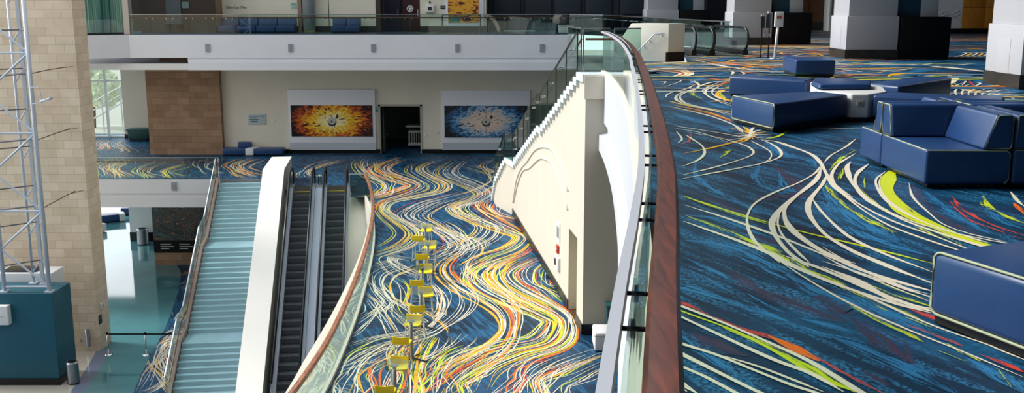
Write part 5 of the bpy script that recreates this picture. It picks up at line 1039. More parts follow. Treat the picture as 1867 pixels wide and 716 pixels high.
o=thing('glass_railing','glass railing on the slab edge left of the teal staircase','railing',(-20,50.3,L2))
for k in range(8):
    x=-26.6+k*1.475; mb=MB(); mb.box(x,x+1.45,50.52,50.535,L2+.012,L2+1.06); mb.build('glass_panel',clear,o)
    for q in (.25,1.2): mb=MB(); mb.tube([(x+q,50.48,L2+.85),(x+q,50.6,L2+.85)],.03,10); mb.build('standoff',steel,o)
mb=MB(); mb.box(-26.6,-14.8,50.5,50.56,L2+1.05,L2+1.09); mb.build('top_bar',steel,o)
mb=MB(); mb.tube([(-26.6,50.62,L2+.85),(-14.85,50.62,L2+.85)],.035,8); mb.build('hand_rail',mahogany,o)
mb=MB(); mb.tube([(-14.8,50.53,L2+.012),(-14.8,50.53,L2+1.07)],.03,8); mb.build('end_post',steel,o)

# bridge railing: panels, paired standoffs carrying a wooden rail behind the glass
o=thing('glass_railing','long glass railing of the far walkway with paired steel studs','railing',(-9,56.4,0))
yy=56.5
for k in range(22):
    x=-20.95+k*1.09; mb=MB(); mb.box(x,x+1.07,yy,yy+.015,.013,1.07); mb.build('glass_panel',clear,o)
for k in range(22):
    x=-20.95+k*1.09
    for d in (.9,1.27): mb=MB(); mb.tube([(x+d,yy-.05,.86),(x+d,yy+.12,.86)],.032,10); mb.build('standoff',chrome,o)
mb=MB(); mb.box(-20.95,3.1,yy-.02,yy+.035,1.06,1.1); mb.build('top_bar',steel,o)
mb=MB(); mb.tube([(-20.95,yy+.15,.9),(3.1,yy+.15,.9)],.04,8); mb.build('hand_rail',mahogany,o)
o=thing('glass_railing','slanting glass railing from the far walkway to the upper escalators','railing',(5,50,0))
G=[(3.15,56.45),(4.8,54.05),(6.47,45.65),(8.05,38.0)]
for q in range(3):
    a,b=Vector(G[q]),Vector(G[q+1]); n=max(1,int((b-a).length/1.5))
    for k in range(n):
        p=a.lerp(b,k/n); r=a.lerp(b,(k+.97)/n); d=(r-p).normalized(); nx,ny=-d.y*.008,d.x*.008
        mb=MB(); mb.prism([(p.x-nx,p.y-ny),(r.x-nx,r.y-ny),(r.x+nx,r.y+ny),(p.x+nx,p.y+ny)],.013,1.07); mb.build('glass_panel',smoky,o)
        for w in (.2,.8): c=p.lerp(r,w); mb=MB(); mb.tube([(c.x-d.y*.06,c.y+d.x*.06,.86),(c.x+d.y*.12,c.y-d.x*.12,.86)],.03,8); mb.build('standoff',chrome,o)
mb=MB(); mb.sweep([Vector((x,y,1.08)) for x,y in G],[(-.025,-.02),(.025,-.02),(.025,.02),(-.025,.02)]); mb.build('top_bar',steel,o)
mb=MB(); mb.tube([(x+.14,y,.88) for x,y in G],.035,8); mb.build('hand_rail',darksteel,o)
vent=mat('vent_grey','#a6a9b2',.5)
for lab,x,y,z in [('grey wall vent on the far walkway edge, %s from the left'%w,Z_,56.30,-.73) for w,Z_ in (('first',-16.74),('second',-12.18),('third',-7.63),('fourth',-3.0),('fifth',1.65))]+[('grey wall vent on the white slab edge left of the teal staircase',-17.07,50.37,-7.37)]:
    o=thing('wall_vent',lab,'vent',(x,y,z)); mb=MB(); mb.box(x-.13,x+.13,y,y+.07,z-.22,z+.22); mb.build('frame',vent,o); mb=MB(); [mb.box(x-.11,x+.11,y-.012,y,z-.2+k*.058,z-.17+k*.058) for k in range(7)]; mb.build('slats',mat('vent_slat','#8e929c',.5),o)

# navy bench group below the plaque on the middle level
o=thing('lounge_bench','navy bench with a block back and a white table section below the blue plaque','bench',(-15,58.3,L2))
for x0,x1,n_ in ((-16.75,-15.3,'seat'),(-14.95,-13.25,'seat')): mb=MB(); mb.box(x0,x1,58.05,58.85,L2+.06,L2+.42); mb.build(n_,navy,o,.05)
mb=MB(); mb.hexa([(-15.4,58.0,L2+.05),(-14.95,58.0,L2+.05),(-14.85,58.85,L2+.05),(-15.3,58.85,L2+.05)],[(-15.4,58.0,L2+.43),(-14.95,58.0,L2+.43),(-14.7,58.85,L2+.43),(-15.3,58.85,L2+.43)]); mb.build('table_section',white,o,.02)
mb=MB(); mb.box(-15.95,-15.2,58.5,58.85,L2+.4,L2+.74); mb.build('backrest',navy,o,.04); mb=MB(); mb.box(-16.7,-13.3,58.12,58.8,L2+.013,L2+.07); mb.build('plinth',black,o)
# ------------------------------------------------------------------ six glass-topped tables with two yellow stools each
yellow=mat('yellow_plastic','#f4d512',.35,spec=.5); wire=mat('cream_wire','#d9d3bd',.4)
def make_stool():
    o=thing('bar_stool','x','bar stool',(0,0,0),'yellow bar stools')
    mb=MB(); prof=[(-.20,.715),(-.19,.75),(.10,.74),(.17,.765),(.20,.93),(.225,.93),(.20,.75),(.14,.71)]   # (y,z): front lip to low back
    n=len(prof)
    rows=[]
    for x in (-.21,-.15,0,.15,.21):
        w=1-.12*abs(x)/.21; up=.018*(abs(x)/.21)**2; rows.append([(x,y*w,z+up) for y,z in prof])
    for a,b in zip(rows,rows[1:]):
        for k in range(n): mb.quad(a[k],b[k],b[(k+1)%n],a[(k+1)%n])
    mb.poly(list(reversed(rows[0]))); mb.poly(rows[-1]); mb.build('seat',yellow,o,.012)
    for sx in (-1,1):
        for sy in (-1,1):
            mb=MB(); mb.tube([(sx*.15,sy*.13,.72),(sx*.2,sy*.19,.012)],.014,8); mb.build('leg',wire,o)
    mb=MB(); mb.tube([(-.18,-.165,.28),(.18,-.165,.28),(.18,.165,.28),(-.18,.165,.28)],.011,8,closed=True); mb.build('footrest',wire,o)
    for sx in (-1,1): mb=MB(); mb.tube([(sx*.196,-.186,.03),(sx*.196,.186,.03)],.012,8); mb.build('floor_runner',wire,o)
    return o
def make_table():
    o=thing('high_table','x','table',(0,0,0),'glass high tables between yellow stools')
    mb=MB(); mb.cyl(0,0,1.035,1.05,.36,36); mb.build('glass_top',clear,o)
    mb=MB(); mb.tube([(0,0,.03),(0,0,1.034)],.045,14); mb.build('post',mat('grey_post','#8b8f95',.4,.5),o,smooth=True)
    mb=MB(); mb.cyl(0,0,1.02,1.036,.1,16); mb.build('mount_plate',mat('grey_post','#8b8f95',.4,.5),o)
    for k in range(4):
        a=pi/4+k*pi/2; mb=MB(); mb.tube([(0,0,.06),(.18*cos(a),.18*sin(a),.05),(.42*cos(a),.42*sin(a),.022)],.02,8); mb.build('foot',darksteel,o)
    return o
ORD=['farthest','second farthest','third farthest','third nearest','second nearest','nearest']
TABS=[(-3.06,34.91),(-2.76,32.37),(-2.68,29.32),(-2.5,26.82),(-2.52,24.25),(-2.58,21.12)]
s0=make_stool(); t0=make_table()
for k,(x,y) in enumerate(TABS):
    t=t0 if k==0 else copy_tree(t0); t.location=(x,y,L2); t.rotation_euler=(0,0,.1*k); t['label']='grey post high table with clear round top, %s of the row of six'%ORD[k]
    for far in (1,0):
        s=s0 if (k==0 and far) else copy_tree(s0); j=((k*37)%7-3)*.02
        s.location=(x+j+(.02 if far else -.10),y+(.66 if far else -.78),L2); s.rotation_euler=(0,0,(j*3) if far else pi+j*3)
        s['label']='yellow stool on the %s side of the %s high table'%('far' if far else 'near',ORD[k])

# ------------------------------------------------------------------ the white stair from the middle level up to the right
SP=[(1.90,26.2),(1.80,27.1),(.03,41.7),(-.35,42.7),(-.69,43.6),(-.86,44.95)]
SV=[Vector((x,y,0)) for x,y in SP]; SD=[0]
for a,b in zip(SV,SV[1:]): SD.append(SD[-1]+(b-a).length)
def at(s,off=0):
    s=max(0,min(SD[-1],s))
    for k in range(len(SD)-1):
        if s<=SD[k+1]+1e-9:
            t=(s-SD[k])/(SD[k+1]-SD[k]); p=SV[k].lerp(SV[k+1],t); d=(SV[k+1]-SV[k]).normalized(); return Vector((p.x+d.y*off,p.y-d.x*off,0))
    return SV[-1]
# negative offset = toward the atrium (left of travel)
def s_of_y(y):
    for k in range(len(SP)-1):
        if SP[k][1]<=y<=SP[k+1][1]: return SD[k]+(y-SP[k][1])/(SP[k+1][1]-SP[k][1])*(SD[k+1]-SD[k])
RZ=7.0/42; levels=[]   # (s0,s1,z)
def flight(sa,sb,z,n):
    for i in range(n):
        z-=RZ; levels.append((sa+(sb-sa)*i/n,sa+(sb-sa)*(i+1)/n,z))
    return z
levels.append((0,s_of_y(27.15),0)); z=flight(s_of_y(27.15),s_of_y(34.0),0,14); a,b,_=levels[-1]; levels[-1]=(a,s_of_y(34.5),_)
z=flight(s_of_y(34.5),s_of_y(41.4),z,14); a,b,_=levels[-1]; levels[-1]=(a,s_of_y(42.5),_)
z=flight(s_of_y(42.5),SD[-1],z,13)
pale=mat('pale_blue_tread','#cfdbe2',.5,spec=.4)
o=thing('white_staircase','tall white staircase with sawtooth side climbing to the upper level','staircase',(1,35,L2))
mb=MB(); D0,D1=s_of_y(27.15),s_of_y(28.45); cuts=sorted(set([l[0] for l in levels]+[l[1] for l in levels]+[D0,D1,SD[1],SD[2],SD[3],SD[4]]))
def ztop(sm):
    for a,b,z in levels:
        if a-1e-6<=sm<=b+1e-6: return z-.02
    return L2
def wquad(sa,sb,z0,z1,off=0):
    p,q=at(sa,off),at(sb-1e-4,off); mb.quad((p.x,p.y,z0),(q.x,q.y,z0),(q.x,q.y,z1),(p.x,p.y,z1))
for sa,sb in zip(cuts,cuts[1:]):
    if sb-sa<1e-5: continue
    sm=(sa+sb)/2; zt=ztop(sm); zb=-4.55 if D0<=sm<=D1 else L2
    if zt>zb: wquad(sa,sb,zb,zt)
# alcove behind the doorway
p0,p1=at(D0),at(D1); q0,q1=at(D0,.45),at(D1,.45)
for a,b in ((p0,q0),(q1,p1)): mb.quad((a.x,a.y,L2),(b.x,b.y,L2),(b.x,b.y,-4.55),(a.x,a.y,-4.55))
mb.quad((p0.x,p0.y,-4.55),(p1.x,p1.y,-4.55),(q1.x,q1.y,-4.55),(q0.x,q0.y,-4.55))
mb.build('side_wall',warmwhite,o)
mb=MB(); mb.quad((q0.x,q0.y,L2),(q1.x,q1.y,L2),(q1.x,q1.y,-4.55),(q0.x,q0.y,-4.55)); mb.build('doorway_back',mat('olive_cream','#a9a48c',.7),o)
mb=MB(); mb.quad((p0.x,p0.y,L2+.02),(p1.x,p1.y,L2+.02),(q1.x,q1.y,L2+.02),(q0.x,q0.y,L2+.02)); mb.build('doorway_sill',darkwood,o)
for i,(sa,sb,z) in enumerate(levels):
    w=2.0 if sa<SD[2] else 1.7
    A=[at(sa,-.09),at(sb-1e-4,-.09),at(sb-1e-4,w),at(sa,w)]; mb=MB(); mb.hexa([(p.x,p.y,z-.2) for p in A],[(p.x,p.y,z) for p in A])
    mb.build('landing' if i==0 or sb-sa>.9 else 'step',pale,o)
mb=MB(); sc_=SD[2]
for sa,sb in ((0,D0),(D1,SD[2])):
    a,b=at(sa,-.03),at(sb,-.03); c,d=at(sb,.01),at(sa,.01); mb.hexa([(p.x,p.y,L2+.013) for p in (a,b,c,d)],[(p.x,p.y,L2+.3) for p in (a,b,c,d)])
mb.build('baseboard',black,o)
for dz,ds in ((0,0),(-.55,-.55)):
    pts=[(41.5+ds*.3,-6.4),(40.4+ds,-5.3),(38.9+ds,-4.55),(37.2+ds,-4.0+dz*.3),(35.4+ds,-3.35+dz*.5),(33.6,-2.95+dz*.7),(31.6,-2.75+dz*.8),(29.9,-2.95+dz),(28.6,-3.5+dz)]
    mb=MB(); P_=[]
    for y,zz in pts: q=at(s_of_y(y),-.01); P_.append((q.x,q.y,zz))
    mb.tube(smooth_path(P_,5),.035,8); mb.build('arched_shade_line',warmwhite,o,smooth=True)  # added tubes that turn the wall's curved shade edges into relief
o=thing('stair_railing','glass railing stepping up the left side of the white staircase','railing',(0,35,L2))
key=[(s_of_y(27.2),0),(s_of_y(34.0),-14*RZ),(s_of_y(34.5),-14*RZ),(s_of_y(41.4),-28*RZ),(s_of_y(42.5),-28*RZ),(SD[-1],L2)]
for q in range(5):
    (a,za),(b,zb)=key[q],key[q+1]; n=4 if q in (0,2) else (2 if q==4 else 1)
    for k in range(n):
        u0,u1=k/n,(k+1)/n-.015; s_0,s_1=a+(b-a)*u0,a+(b-a)*u1; z_0,z_1=za+(zb-za)*u0,za+(zb-za)*u1
        p,r=at(s_0,-.05),at(s_1,-.05); p2,r2=at(s_0,-.035),at(s_1,-.035); mb=MB()
        mb.hexa([(p.x,p.y,z_0+.02),(r.x,r.y,z_1+.02),(r2.x,r2.y,z_1+.02),(p2.x,p2.y,z_0+.02)],[(p.x,p.y,z_0+1.05),(r.x,r.y,z_1+1.05),(r2.x,r2.y,z_1+1.05),(p2.x,p2.y,z_0+1.05)]); mb.build('glass_panel',greenish,o)
        mb=MB(); mb.tube([(p.x,p.y,z_0),(p.x,p.y,z_0+1.06)],.018,8); mb.build('post',darksteel,o)
        mb=MB(); c=at((s_0+s_1)/2,-.05); cz=(z_0+z_1)/2+.8; mb.tube([(c.x-.06,c.y,cz),(c.x+.06,c.y,cz)],.035,10); mb.build('standoff',chrome,o)
R_=[at(s,-.045)+Vector((0,0,z+1.08)) for s,z in key]; mb=MB(); mb.tube(R_,.03,8); mb.build('top_bar',darksteel,o)
mb=MB(); mb.tube([at(s,.06)+Vector((0,0,z+.86)) for s,z in key],.025,8); mb.build('hand_rail',darkwood,o)
o=thing('landing_railing','glass corner railing at the head of the white staircase','railing',(2.2,27.3,0))
for a,b in (((1.9,27.3),(2.62,27.3)),((2.72,27.25),(3.45,27.5)),((1.86,27.45),(1.6,29.4))):
    d=(Vector(b)-Vector(a)).normalized(); nx,ny=-d.y*.008,d.x*.008; mb=MB(); mb.prism([(a[0]-nx,a[1]-ny),(b[0]-nx,b[1]-ny),(b[0]+nx,b[1]+ny),(a[0]+nx,a[1]+ny)],.03,1.12); mb.build('glass_panel',greenish,o)
    mb=MB(); mb.sweep([Vector((a[0],a[1],1.13)),Vector((b[0],b[1],1.13))],[(-.02,-.015),(.02,-.015),(.02,.02),(-.02,.02)]); mb.build('top_bar',steel,o)
    mb=MB(); mb.tube([(a[0],a[1],.0),(a[0],a[1],1.12)],.018,8); mb.build('post',steel,o)
mb=MB(); mb.tube([(1.95,27.2,.86),(2.75,27.2,.86)],.03,8); mb.build('hand_rail',mahogany,o)
mb=MB(); mb.box(1.9,9,26.2,26.5,L2,-.35); tag(mb.build('wall_stair_end',greige),'grey beige end wall at the foot of the white staircase','wall',kind='structure')
mb=MB(); mb.box(1.86,9,26.12,26.5,-.62,-.03); tag(mb.build('trim_5',cream),'cream band at the top of the grey beige end wall','trim',kind='structure')
mb=MB(); mb.box(1.9,9,26.16,26.2,L2+.013,L2+.3); tag(mb.build('baseboard_end',black),'black baseboard of the grey beige end wall','baseboard',kind='structure')
def on_wall(y,z,off=-.02): q=at(s_of_y(y),off); return (q.x,q.y,z)
o=thing('alarm_sign','white notice strip with red dot on the side wall of the white staircase','sign',on_wall(30.2,-5.3))
def wallbox(mb,y0,y1,z0,z1,o0,o1):
    a,b=at(s_of_y(y0),o1),at(s_of_y(y1),o1); c,d=at(s_of_y(y1),o0),at(s_of_y(y0),o0); mb.hexa([(p.x,p.y,z0) for p in (a,b,c,d)],[(p.x,p.y,z1) for p in (a,b,c,d)])
mb=MB(); wallbox(mb,29.9,30.45,-5.35,-4.78,-.03,0); mb.build('plate',white,o)
mb=MB(); [wallbox(mb,30.0+k*.13,30.06+k*.13,-5.25,-4.9,-.036,-.03) for k in range(3)]; mb.build('letter_bars',ink,o)
o=thing('fire_alarm','red pull alarm on the side wall of the white staircase','fire alarm',on_wall(30.2,-5.6)); mb=MB(); wallbox(mb,30.05,30.3,-5.72,-5.48,-.07,0); mb.build('body',mat('alarm_red','#b8331f',.4),o,.01); mb=MB(); wallbox(mb,30.1,30.25,-5.62,-5.57,-.085,-.07); mb.build('handle',white,o)
o=thing('phone_box','white wall phone box below the red alarm','phone',on_wall(30.1,-6)); mb=MB(); wallbox(mb,29.85,30.35,-6.25,-5.82,-.09,0); mb.build('body',white,o,.02); mb=MB(); wallbox(mb,30.15,30.3,-6.1,-5.9,-.12,-.09); mb.build('handset',ink,o,.01)
o=thing('white_box','white box on the carpet at the foot of the grey beige wall','box',(2.35,25.3,L2)); mb=MB(); mb.box(2.12,2.62,24.85,25.62,L2+.02,L2+.5); mb.build('body',white,o,.04); mb=MB(); mb.box(2.11,2.63,24.84,25.63,L2+.42,L2+.435); mb.build('seam',greige,o)
o=thing('teal_bin','dark teal bin behind the white box at the grey beige wall','bin',(2.75,25.9,L2)); mb=MB(); mb.box(2.5,3.2,25.7,26.1,L2+.02,L2+.95); mb.build('body',mat('bin_teal','#123d4a',.5),o,.03); mb=MB(); mb.box(2.47,3.23,25.67,26.13,L2+.93,L2+.98); mb.build('lid',mat('bin_lid','#1a4f4a',.5),o,.01)

# ------------------------------------------------------------------ the near curved railing of the upper level
o=thing('balcony_railing','curved glass balcony railing with mahogany handrail nearest the viewer','railing',(.3,2,0))
wr_=[(-.047,-.02),(-.047,.012),(-.034,.028),(.034,.028),(.047,.012),(.047,-.02),(.034,-.036),(-.034,-.036)]
mb=MB(); mb.sweep([p+Vector((0,0,1.045)) for p in RAIL],wr_); mb.build('handrail',mahogany,o,smooth=False)
SR=offset(RAIL,-.128); mb=MB(); mb.sweep([p+Vector((0,0,1.05)) for p in SR],[(-.017,-.02),(.017,-.02),(.017,.02),(-.017,.02)]); mb.build('steel_rail',mat('satin_rail','#d3d6e0',.5,.7),o)
mb=MB(); mb.sweep([p+Vector((0,0,1.02)) for p in SR],[(-.015,-.012),(.017,-.012),(.017,.01),(-.015,.01)]); mb.build('rail_underside',mahogany,o)
GLP=offset(RAIL,-.082); GD=[0]
for a,b in zip(GLP,GLP[1:]): GD.append(GD[-1]+(b-a).length)
def gat(s,path=GLP):
    for k in range(len(GD)-1):
        if s<=GD[k+1]: t=(s-GD[k])/(GD[k+1]-GD[k]); return path[k].lerp(path[k+1],t)
    return path[-1]
s=.25; joints=[]
while s<GD[-1]-.3:
    e=min(s+1.38,GD[-1]-.02); seg=[gat(s+(e-s)*q/4) for q in range(5)]
    mb=MB(); mb.sweep([p+Vector((0,0,.57)) for p in seg],[(-.006,-.57),(.006,-.57),(.006,.55),(-.006,.55)]); mb.build('glass_panel',clear,o); joints.append(e+.01); s=e+.02
for j in joints[:-1]:
    for d in (-.17,.17):
        q=gat(j+d); n=(gat(j+d+.05)-gat(j+d-.05)).normalized(); r=Vector((n.y,-n.x,0)); q=q+Vector((0,0,1.02))
        mb=MB(); mb.tube([q-r*.035,q+r*.045],.0075,8); rod=mb.build('standoff',darksteel,o,smooth=True)
        mb=MB(); mb.tube([q-r*.006,q+r*.006],.027,16); mb.build('disc',darksteel,rod)

# ------------------------------------------------------------------ stair parapet box and escalators on the upper level
o=thing('stair_parapet','cream parapet box with a black base at the upper stair head','parapet',(4.4,31.5,0))
a=Vector((3.40,31.80)); b=Vector((4.76,31.19)); c=Vector((5.30,31.46)); d=Vector((3.95,32.07))
mb=MB(); i=len(mb.v); u=(b-a)
F0=[(a.x,a.y,.012),(b.x,b.y,.012),(b.x,b.y,1.17),(a.x+u.x*.2,a.y+u.y*.2,1.17),(a.x-u.x*.15,a.y-u.y*.15,.42),(a.x-u.x*.15,a.y-u.y*.15,.012)]
sh=c-b; F1=[(x+sh.x,y+sh.y,z) for x,y,z in F0]
n=len(F0); mb.v+=F0+F1; mb.f+=[tuple(range(n)),tuple(reversed(range(n,2*n)))]+[(k,n+k,n+(k+1)%n,(k+1)%n) for k in range(n)]; mb.m+=[0]*(n+2)
mb.build('body',mat('parapet_white','#f1ecdf',.6),o,.015)
e=u.normalized()*.06; f=Vector((e.y,-e.x))*.2
mb=MB(); mb.prism([(b.x-e.x*1.2+f.x,b.y-e.y*1.2+f.y),(b.x+e.x*.2+f.x,b.y+e.y*.2+f.y),(c.x+e.x*.2,c.y+e.y*.2),(c.x-e.x*1.2,c.y-e.y*1.2)],.013,.31); mb.build('base',black,o)
o=thing('hand_rail','sloping steel handrail on the cream parapet box','handrail',(4.3,31.3,.8))
fn=Vector((-u.y,u.x)).normalized()*-.07; pt=lambda t,z:(a.x+u.x*t+fn.x,a.y+u.y*t+fn.y,z)
mb=MB(); mb.tube([pt(.15,-.02),pt(.72,.86),pt(.92,.88)],.024,8); mb.build('bar',steel,o)
for t,z in ((.5,.5),(.62,.68),(.87,.85)): mb=MB(); q=pt(t,z); mb.tube([q,(q[0]-fn.x,q[1]-fn.y,z-.06)],.015,8); mb.build('bracket',steel,o)

def newel(parent,x,y,dx,dy,L=5.5):
    F=lambda s,z:(x+dx*s,y+dy*s,z)
    mb=MB(); pr=[(-.30+.32*(1-cos(k*pi/8)),.5-.4*cos(k*pi/8)) for k in range(1)]
    arc=[F(.02-.42*sin(q*pi/10),.54+.40*cos(q*pi/10)) for q in range(11)]
    P_=[Vector(F(L,.94))]+[Vector(p) for p in arc]+[Vector(F(.35,.14))]
    mb.sweep(P_,[(.04*cos(q*pi/4),.045*sin(q*pi/4)) for q in range(8)],up=Vector((-dy,dx,0))); mb.build('handrail',rubber,parent,smooth=True)
    mb=MB(); pts=[F(.02-.37*sin(q*pi/10),.54+.35*cos(q*pi/10)) for q in range(11)]+[F(L,.19),F(L,.89)]
    o_=Vector((-dy*.006,dx*.006,0)); n=len(pts); mb.poly([tuple(Vector(p)+o_) for p in pts]); mb.poly([tuple(Vector(p)-o_) for p in reversed(pts)]); mb.build('balustrade_glass',clear,parent)
    mb=MB(); p,q=F(-.25,0),F(L,0); w=Vector((-dy*.1,dx*.1)); mb.prism([(p[0]-w.x,p[1]-w.y),(q[0]-w.x,q[1]-w.y),(q[0]+w.x,q[1]+w.y),(p[0]+w.x,p[1]+w.y)],.013,.2); mb.build('skirt',rubber,parent,.02)
dx,dy=Vector((-.22,.975)).normalized()
o=thing('escalator','upper escalator head, far one beside the cream parapet box','escalator',(6.2,35,0),'upper escalator heads')
newel(o,6.12,34.95,dx,dy,2.2); newel(o,6.72,34.95,dx,dy,2.2); mb=MB(); mb.prism([(6.2,34.5),(6.64,34.5),(6.24,36.9),(5.92,36.9)],.013,.03); mb.build('landing_plate',mat('plate_steel','#6c7076',.3,.8),o)
o=thing('escalator','upper escalator head with the lone rounded end nearest the hand sanitiser stand','escalator',(7.9,35.5,0),'upper escalator heads')
newel(o,8.02,35.6,dx,dy,2.4); newel(o,6.86,35.5,dx,dy,1.6); mb=MB(); mb.prism([(6.98,34.9),(7.9,34.9),(7.45,37.0),(6.6,37.0)],.013,.03); mb.build('landing_plate',mat('plate_steel','#6c7076',.3,.8),o); mb=MB(); mb.prism([(6.98,35.3),(7.9,35.3),(7.88,35.4),(6.96,35.4)],.03,.036); mb.build('comb_plate',mat('comb_yellow','#b8a53a',.4),o)

o=thing('sanitiser_stand','black two-legged hand sanitiser stand beside the white sign post','stand',(8.25,33.4,0))
for x in (8.12,8.36): mb=MB(); mb.tube([(x,33.4,.02),(x,33.4,1.0)],.022,8); mb.build('leg',blackm,o)
mb=MB(); mb.box(8.0,8.48,33.33,33.6,.012,.035); mb.build('base_plate',blackm,o)
for x,h in ((8.12,1.35),(8.33,1.45)): mb=MB(); mb.cyl(x,33.4,.98,h,.085,16); mb.build('dispenser',darksteel,o,smooth=False); mb=MB(); mb.cyl(x,33.4,h,h+.06,.06,14); mb.build('cap',steel,o)
mb=MB(); mb.box(8.2,8.4,33.33,33.47,.72,.8); mb.build('drip_tray',steel,o)
o=thing('sign_post','white post with a small white sign box on top','sign post',(8.6,33.1,0))
mb=MB(); mb.cyl(8.5,33.1,.012,.05,.2,24,0,.16); mb.build('base',steel,o); mb=MB(); mb.tube([(8.5,33.1,.04),(8.56,33.1,1.1)],.045,12); mb.build('post',white,o,smooth=True)
mb=MB(); mb.box(8.44,8.72,33.05,33.15,1.02,1.5); hd=mb.build('sign_box',white,o,.02); mb=MB(); mb.box(8.5,8.66,33.04,33.05,1.28,1.38); mb.build('red_print',mat('print_red','#a8504c'),hd)

# ------------------------------------------------------------------ columns and black kiosks on the upper level
colw=mat('column_white','#b3b4b9',.5,spec=.35)
marble=mat('dark_marble','#2e2a28',.2,var=.35,scale=3)
def big_column(x,y,lab,kiosk=True,klab=None):
    o=thing('column',lab,'column',(x,y,0),kind='structure'); w=1.66
    mb=MB(); mb.box(x-.02,x+w+.02,y-.02,y+w+.02,.005,.3); mb.build('base',marble,o)
    mb=MB(); mb.box(x,x+w,y,y+w,.3,1.36); mb.build('wainscot',colw,o,.01)
    mb=MB(); mb.box(x+.05,x+w-.05,y+.05,y+w-.05,1.36,16); mb.build('shaft',colw,o,.01)
    mb=MB(); mb.box(x-.006,x,y+.55,y+1.15,.3,1.05); mb.build('access_panel',colw,o,.004)
    if kiosk:
        k=thing('display_kiosk',klab,'kiosk',(x+w+.9,y,0)); mb=MB(); mb.box(x+w+.06,x+w+1.66,y-.02,y+1.5,.012,1.34); mb.build('cabinet',blackm,k,.01)
        mb=MB(); mb.box(x+w+.06,x+w+.78,y+.3,y+.5,1.34,4.5); mb.build('teal_panel',tealwall,k,.01)
        mb=MB(); mb.hexa([(x+w+.78,y+.3,1.34),(x+w+1.36,y+.3,1.34),(x+w+1.36,y+.5,1.34),(x+w+.78,y+.5,1.34)],[(x+w+.66,y+.3,4.5),(x+w+1.24,y+.3,4.5),(x+w+1.24,y+.5,4.5),(x+w+.66,y+.5,4.5)]); mb.build('slanted_fin',mat('fin_grey','#a7abb0',.5),k,.01)
big_column(10.72,32.91,'square white column with the widest view, left of the black kiosk',True,'black kiosk beside the middle square white column')
big_column(9.28,43.26,'square white column behind the white sign post',True,'black kiosk behind the white sign post')
big_column(6.95,53.2,'square white column farthest back, behind the cream parapet box',True,'black kiosk farthest back, above the upper escalators')
big_column(10.87,21.79,'square white column at the right border of the upper level',False)

# far walls of the upper level
mb=MB(); mb.box(12,34,66,66.3,0,16); tag(mb.build('wall_far_right',mat('far_grey','#3a3f46',.7)),'grey wall at the far end of the upper level','wall',kind='structure')
mb=MB(); mb.box(12,34,65.9,66,.012,.35); tag(mb.build('baseboard_far_right',black),'black baseboard at the far end of the upper level','baseboard',kind='structure')
mb=MB(); mb.hexa([(22.4,57.5,.3),(25.1,57.5,.3),(25.1,57.8,.3),(22.4,57.8,.3)],[(22.4,57.5,4.9),(25.1,57.5,4.9),(25.1,57.8,4.9),(22.4,57.8,4.9)])
tag(mb.build('wall_wave',mat('wave_white','#dfe3e6',.5)),'white wall panel with wavy relief beside the honey wood panels','wall',kind='structure')
o=thing('wave_relief','three thin wavy ridges on the white wall panel','relief',(24.3,57.45,.9))
for k in range(3): mb=MB(); mb.tube([Vector((23.55+q*.1,57.48,.85+k*.16+.07*sin(q*.9+k))) for q in range(15)],.02,6); mb.build('ridge',mat('wave_white','#dfe3e6',.5),o,smooth=True)
o=thing('wood_panel_wall','honey coloured wood panel wall beyond the right border column','panel wall',(26.2,57.5,0)); 
for x0,x1 in ((25.12,26.36),(26.38,27.6),(27.62,28.8)):
    for z0,z1 in ((.3,1.44),(1.46,3.2),(3.22,4.9)): mb=MB(); mb.box(x0,x1,57.45,57.8,z0,z1); mb.build('panel',oak,o,.005)
mb=MB(); mb.box(22.4,28.8,57.4,57.85,.012,.3); tag(mb.build('baseboard_wood',black),'black base under the wavy panel and the honey wood panels','baseboard',kind='structure')
o=thing('wood_door','brown wood door between the second kiosk and the restroom sign wall','door',(18.2,63.4,0)); mb=MB(); mb.box(17.2,19.3,63.4,63.5,.5,4); mb.build('leaf',darkwood,o,.01); mb=MB(); mb.box(17.2,19.3,63.36,63.5,.012,.5); mb.build('kick_plate',gunmetal,o); mb=MB(); mb.box(18.24,18.26,63.38,63.4,.5,4); mb.build('joint',blackm,o)
mb=MB(); mb.box(19.3,22.0,62.4,62.7,.35,16); tag(mb.build('wall_restroom',greige),'pale wall with two small teal pictogram signs','wall',kind='structure')
mb=MB(); mb.box(19.28,22.0,62.36,62.74,.012,.4); tag(mb.build('baseboard_restroom',black),'black base of the pale wall with pictogram signs','baseboard',kind='structure')
mb=MB(); mb.box(19.18,19.3,62.3,63.5,.012,16); tag(mb.build('trim_6',white),'white corner post of the pale pictogram wall','trim',kind='structure')
for z0,z1,lab in ((1.52,1.86,'upper teal pictogram sign on the pale wall'),(1.08,1.36,'lower dark teal pictogram sign on the pale wall')):
    o=thing('pictogram_sign',lab,'sign',(20.1,62.38,z0)); mb=MB(); mb.box(19.86,20.34,62.37,62.4,z0,z1); mb.build('plate',mat('sign_teal','#5f8b88',.4) if z0>1.4 else mat('sign_slate','#3d5560',.4),o)
    mb=MB()
    for x in (19.98,20.2): mb.box(x-.05,x+.05,62.36,62.37,z0+.05,z0+.2); mb.box(x-.03,x+.03,62.36,62.37,z0+.22,z0+.28)
    mb.build('pictogram',white,o)
o=thing('drinking_fountain','black wall niche with a steel drinking fountain beside the pictogram signs','fountain',(21.4,62.3,0)); mb=MB(); mb.box(20.6,22.0,62.33,62.4,.3,1.1); mb.build('niche',black,o); mb=MB(); mb.box(20.95,21.35,62.1,62.33,.78,.9); mb.build('basin',steel,o,.03); mb=MB(); mb.tube([(21.2,62.2,.9),(21.2,62.2,.97),(21.15,62.15,.98)],.015,6); mb.build('spout',chrome,o)

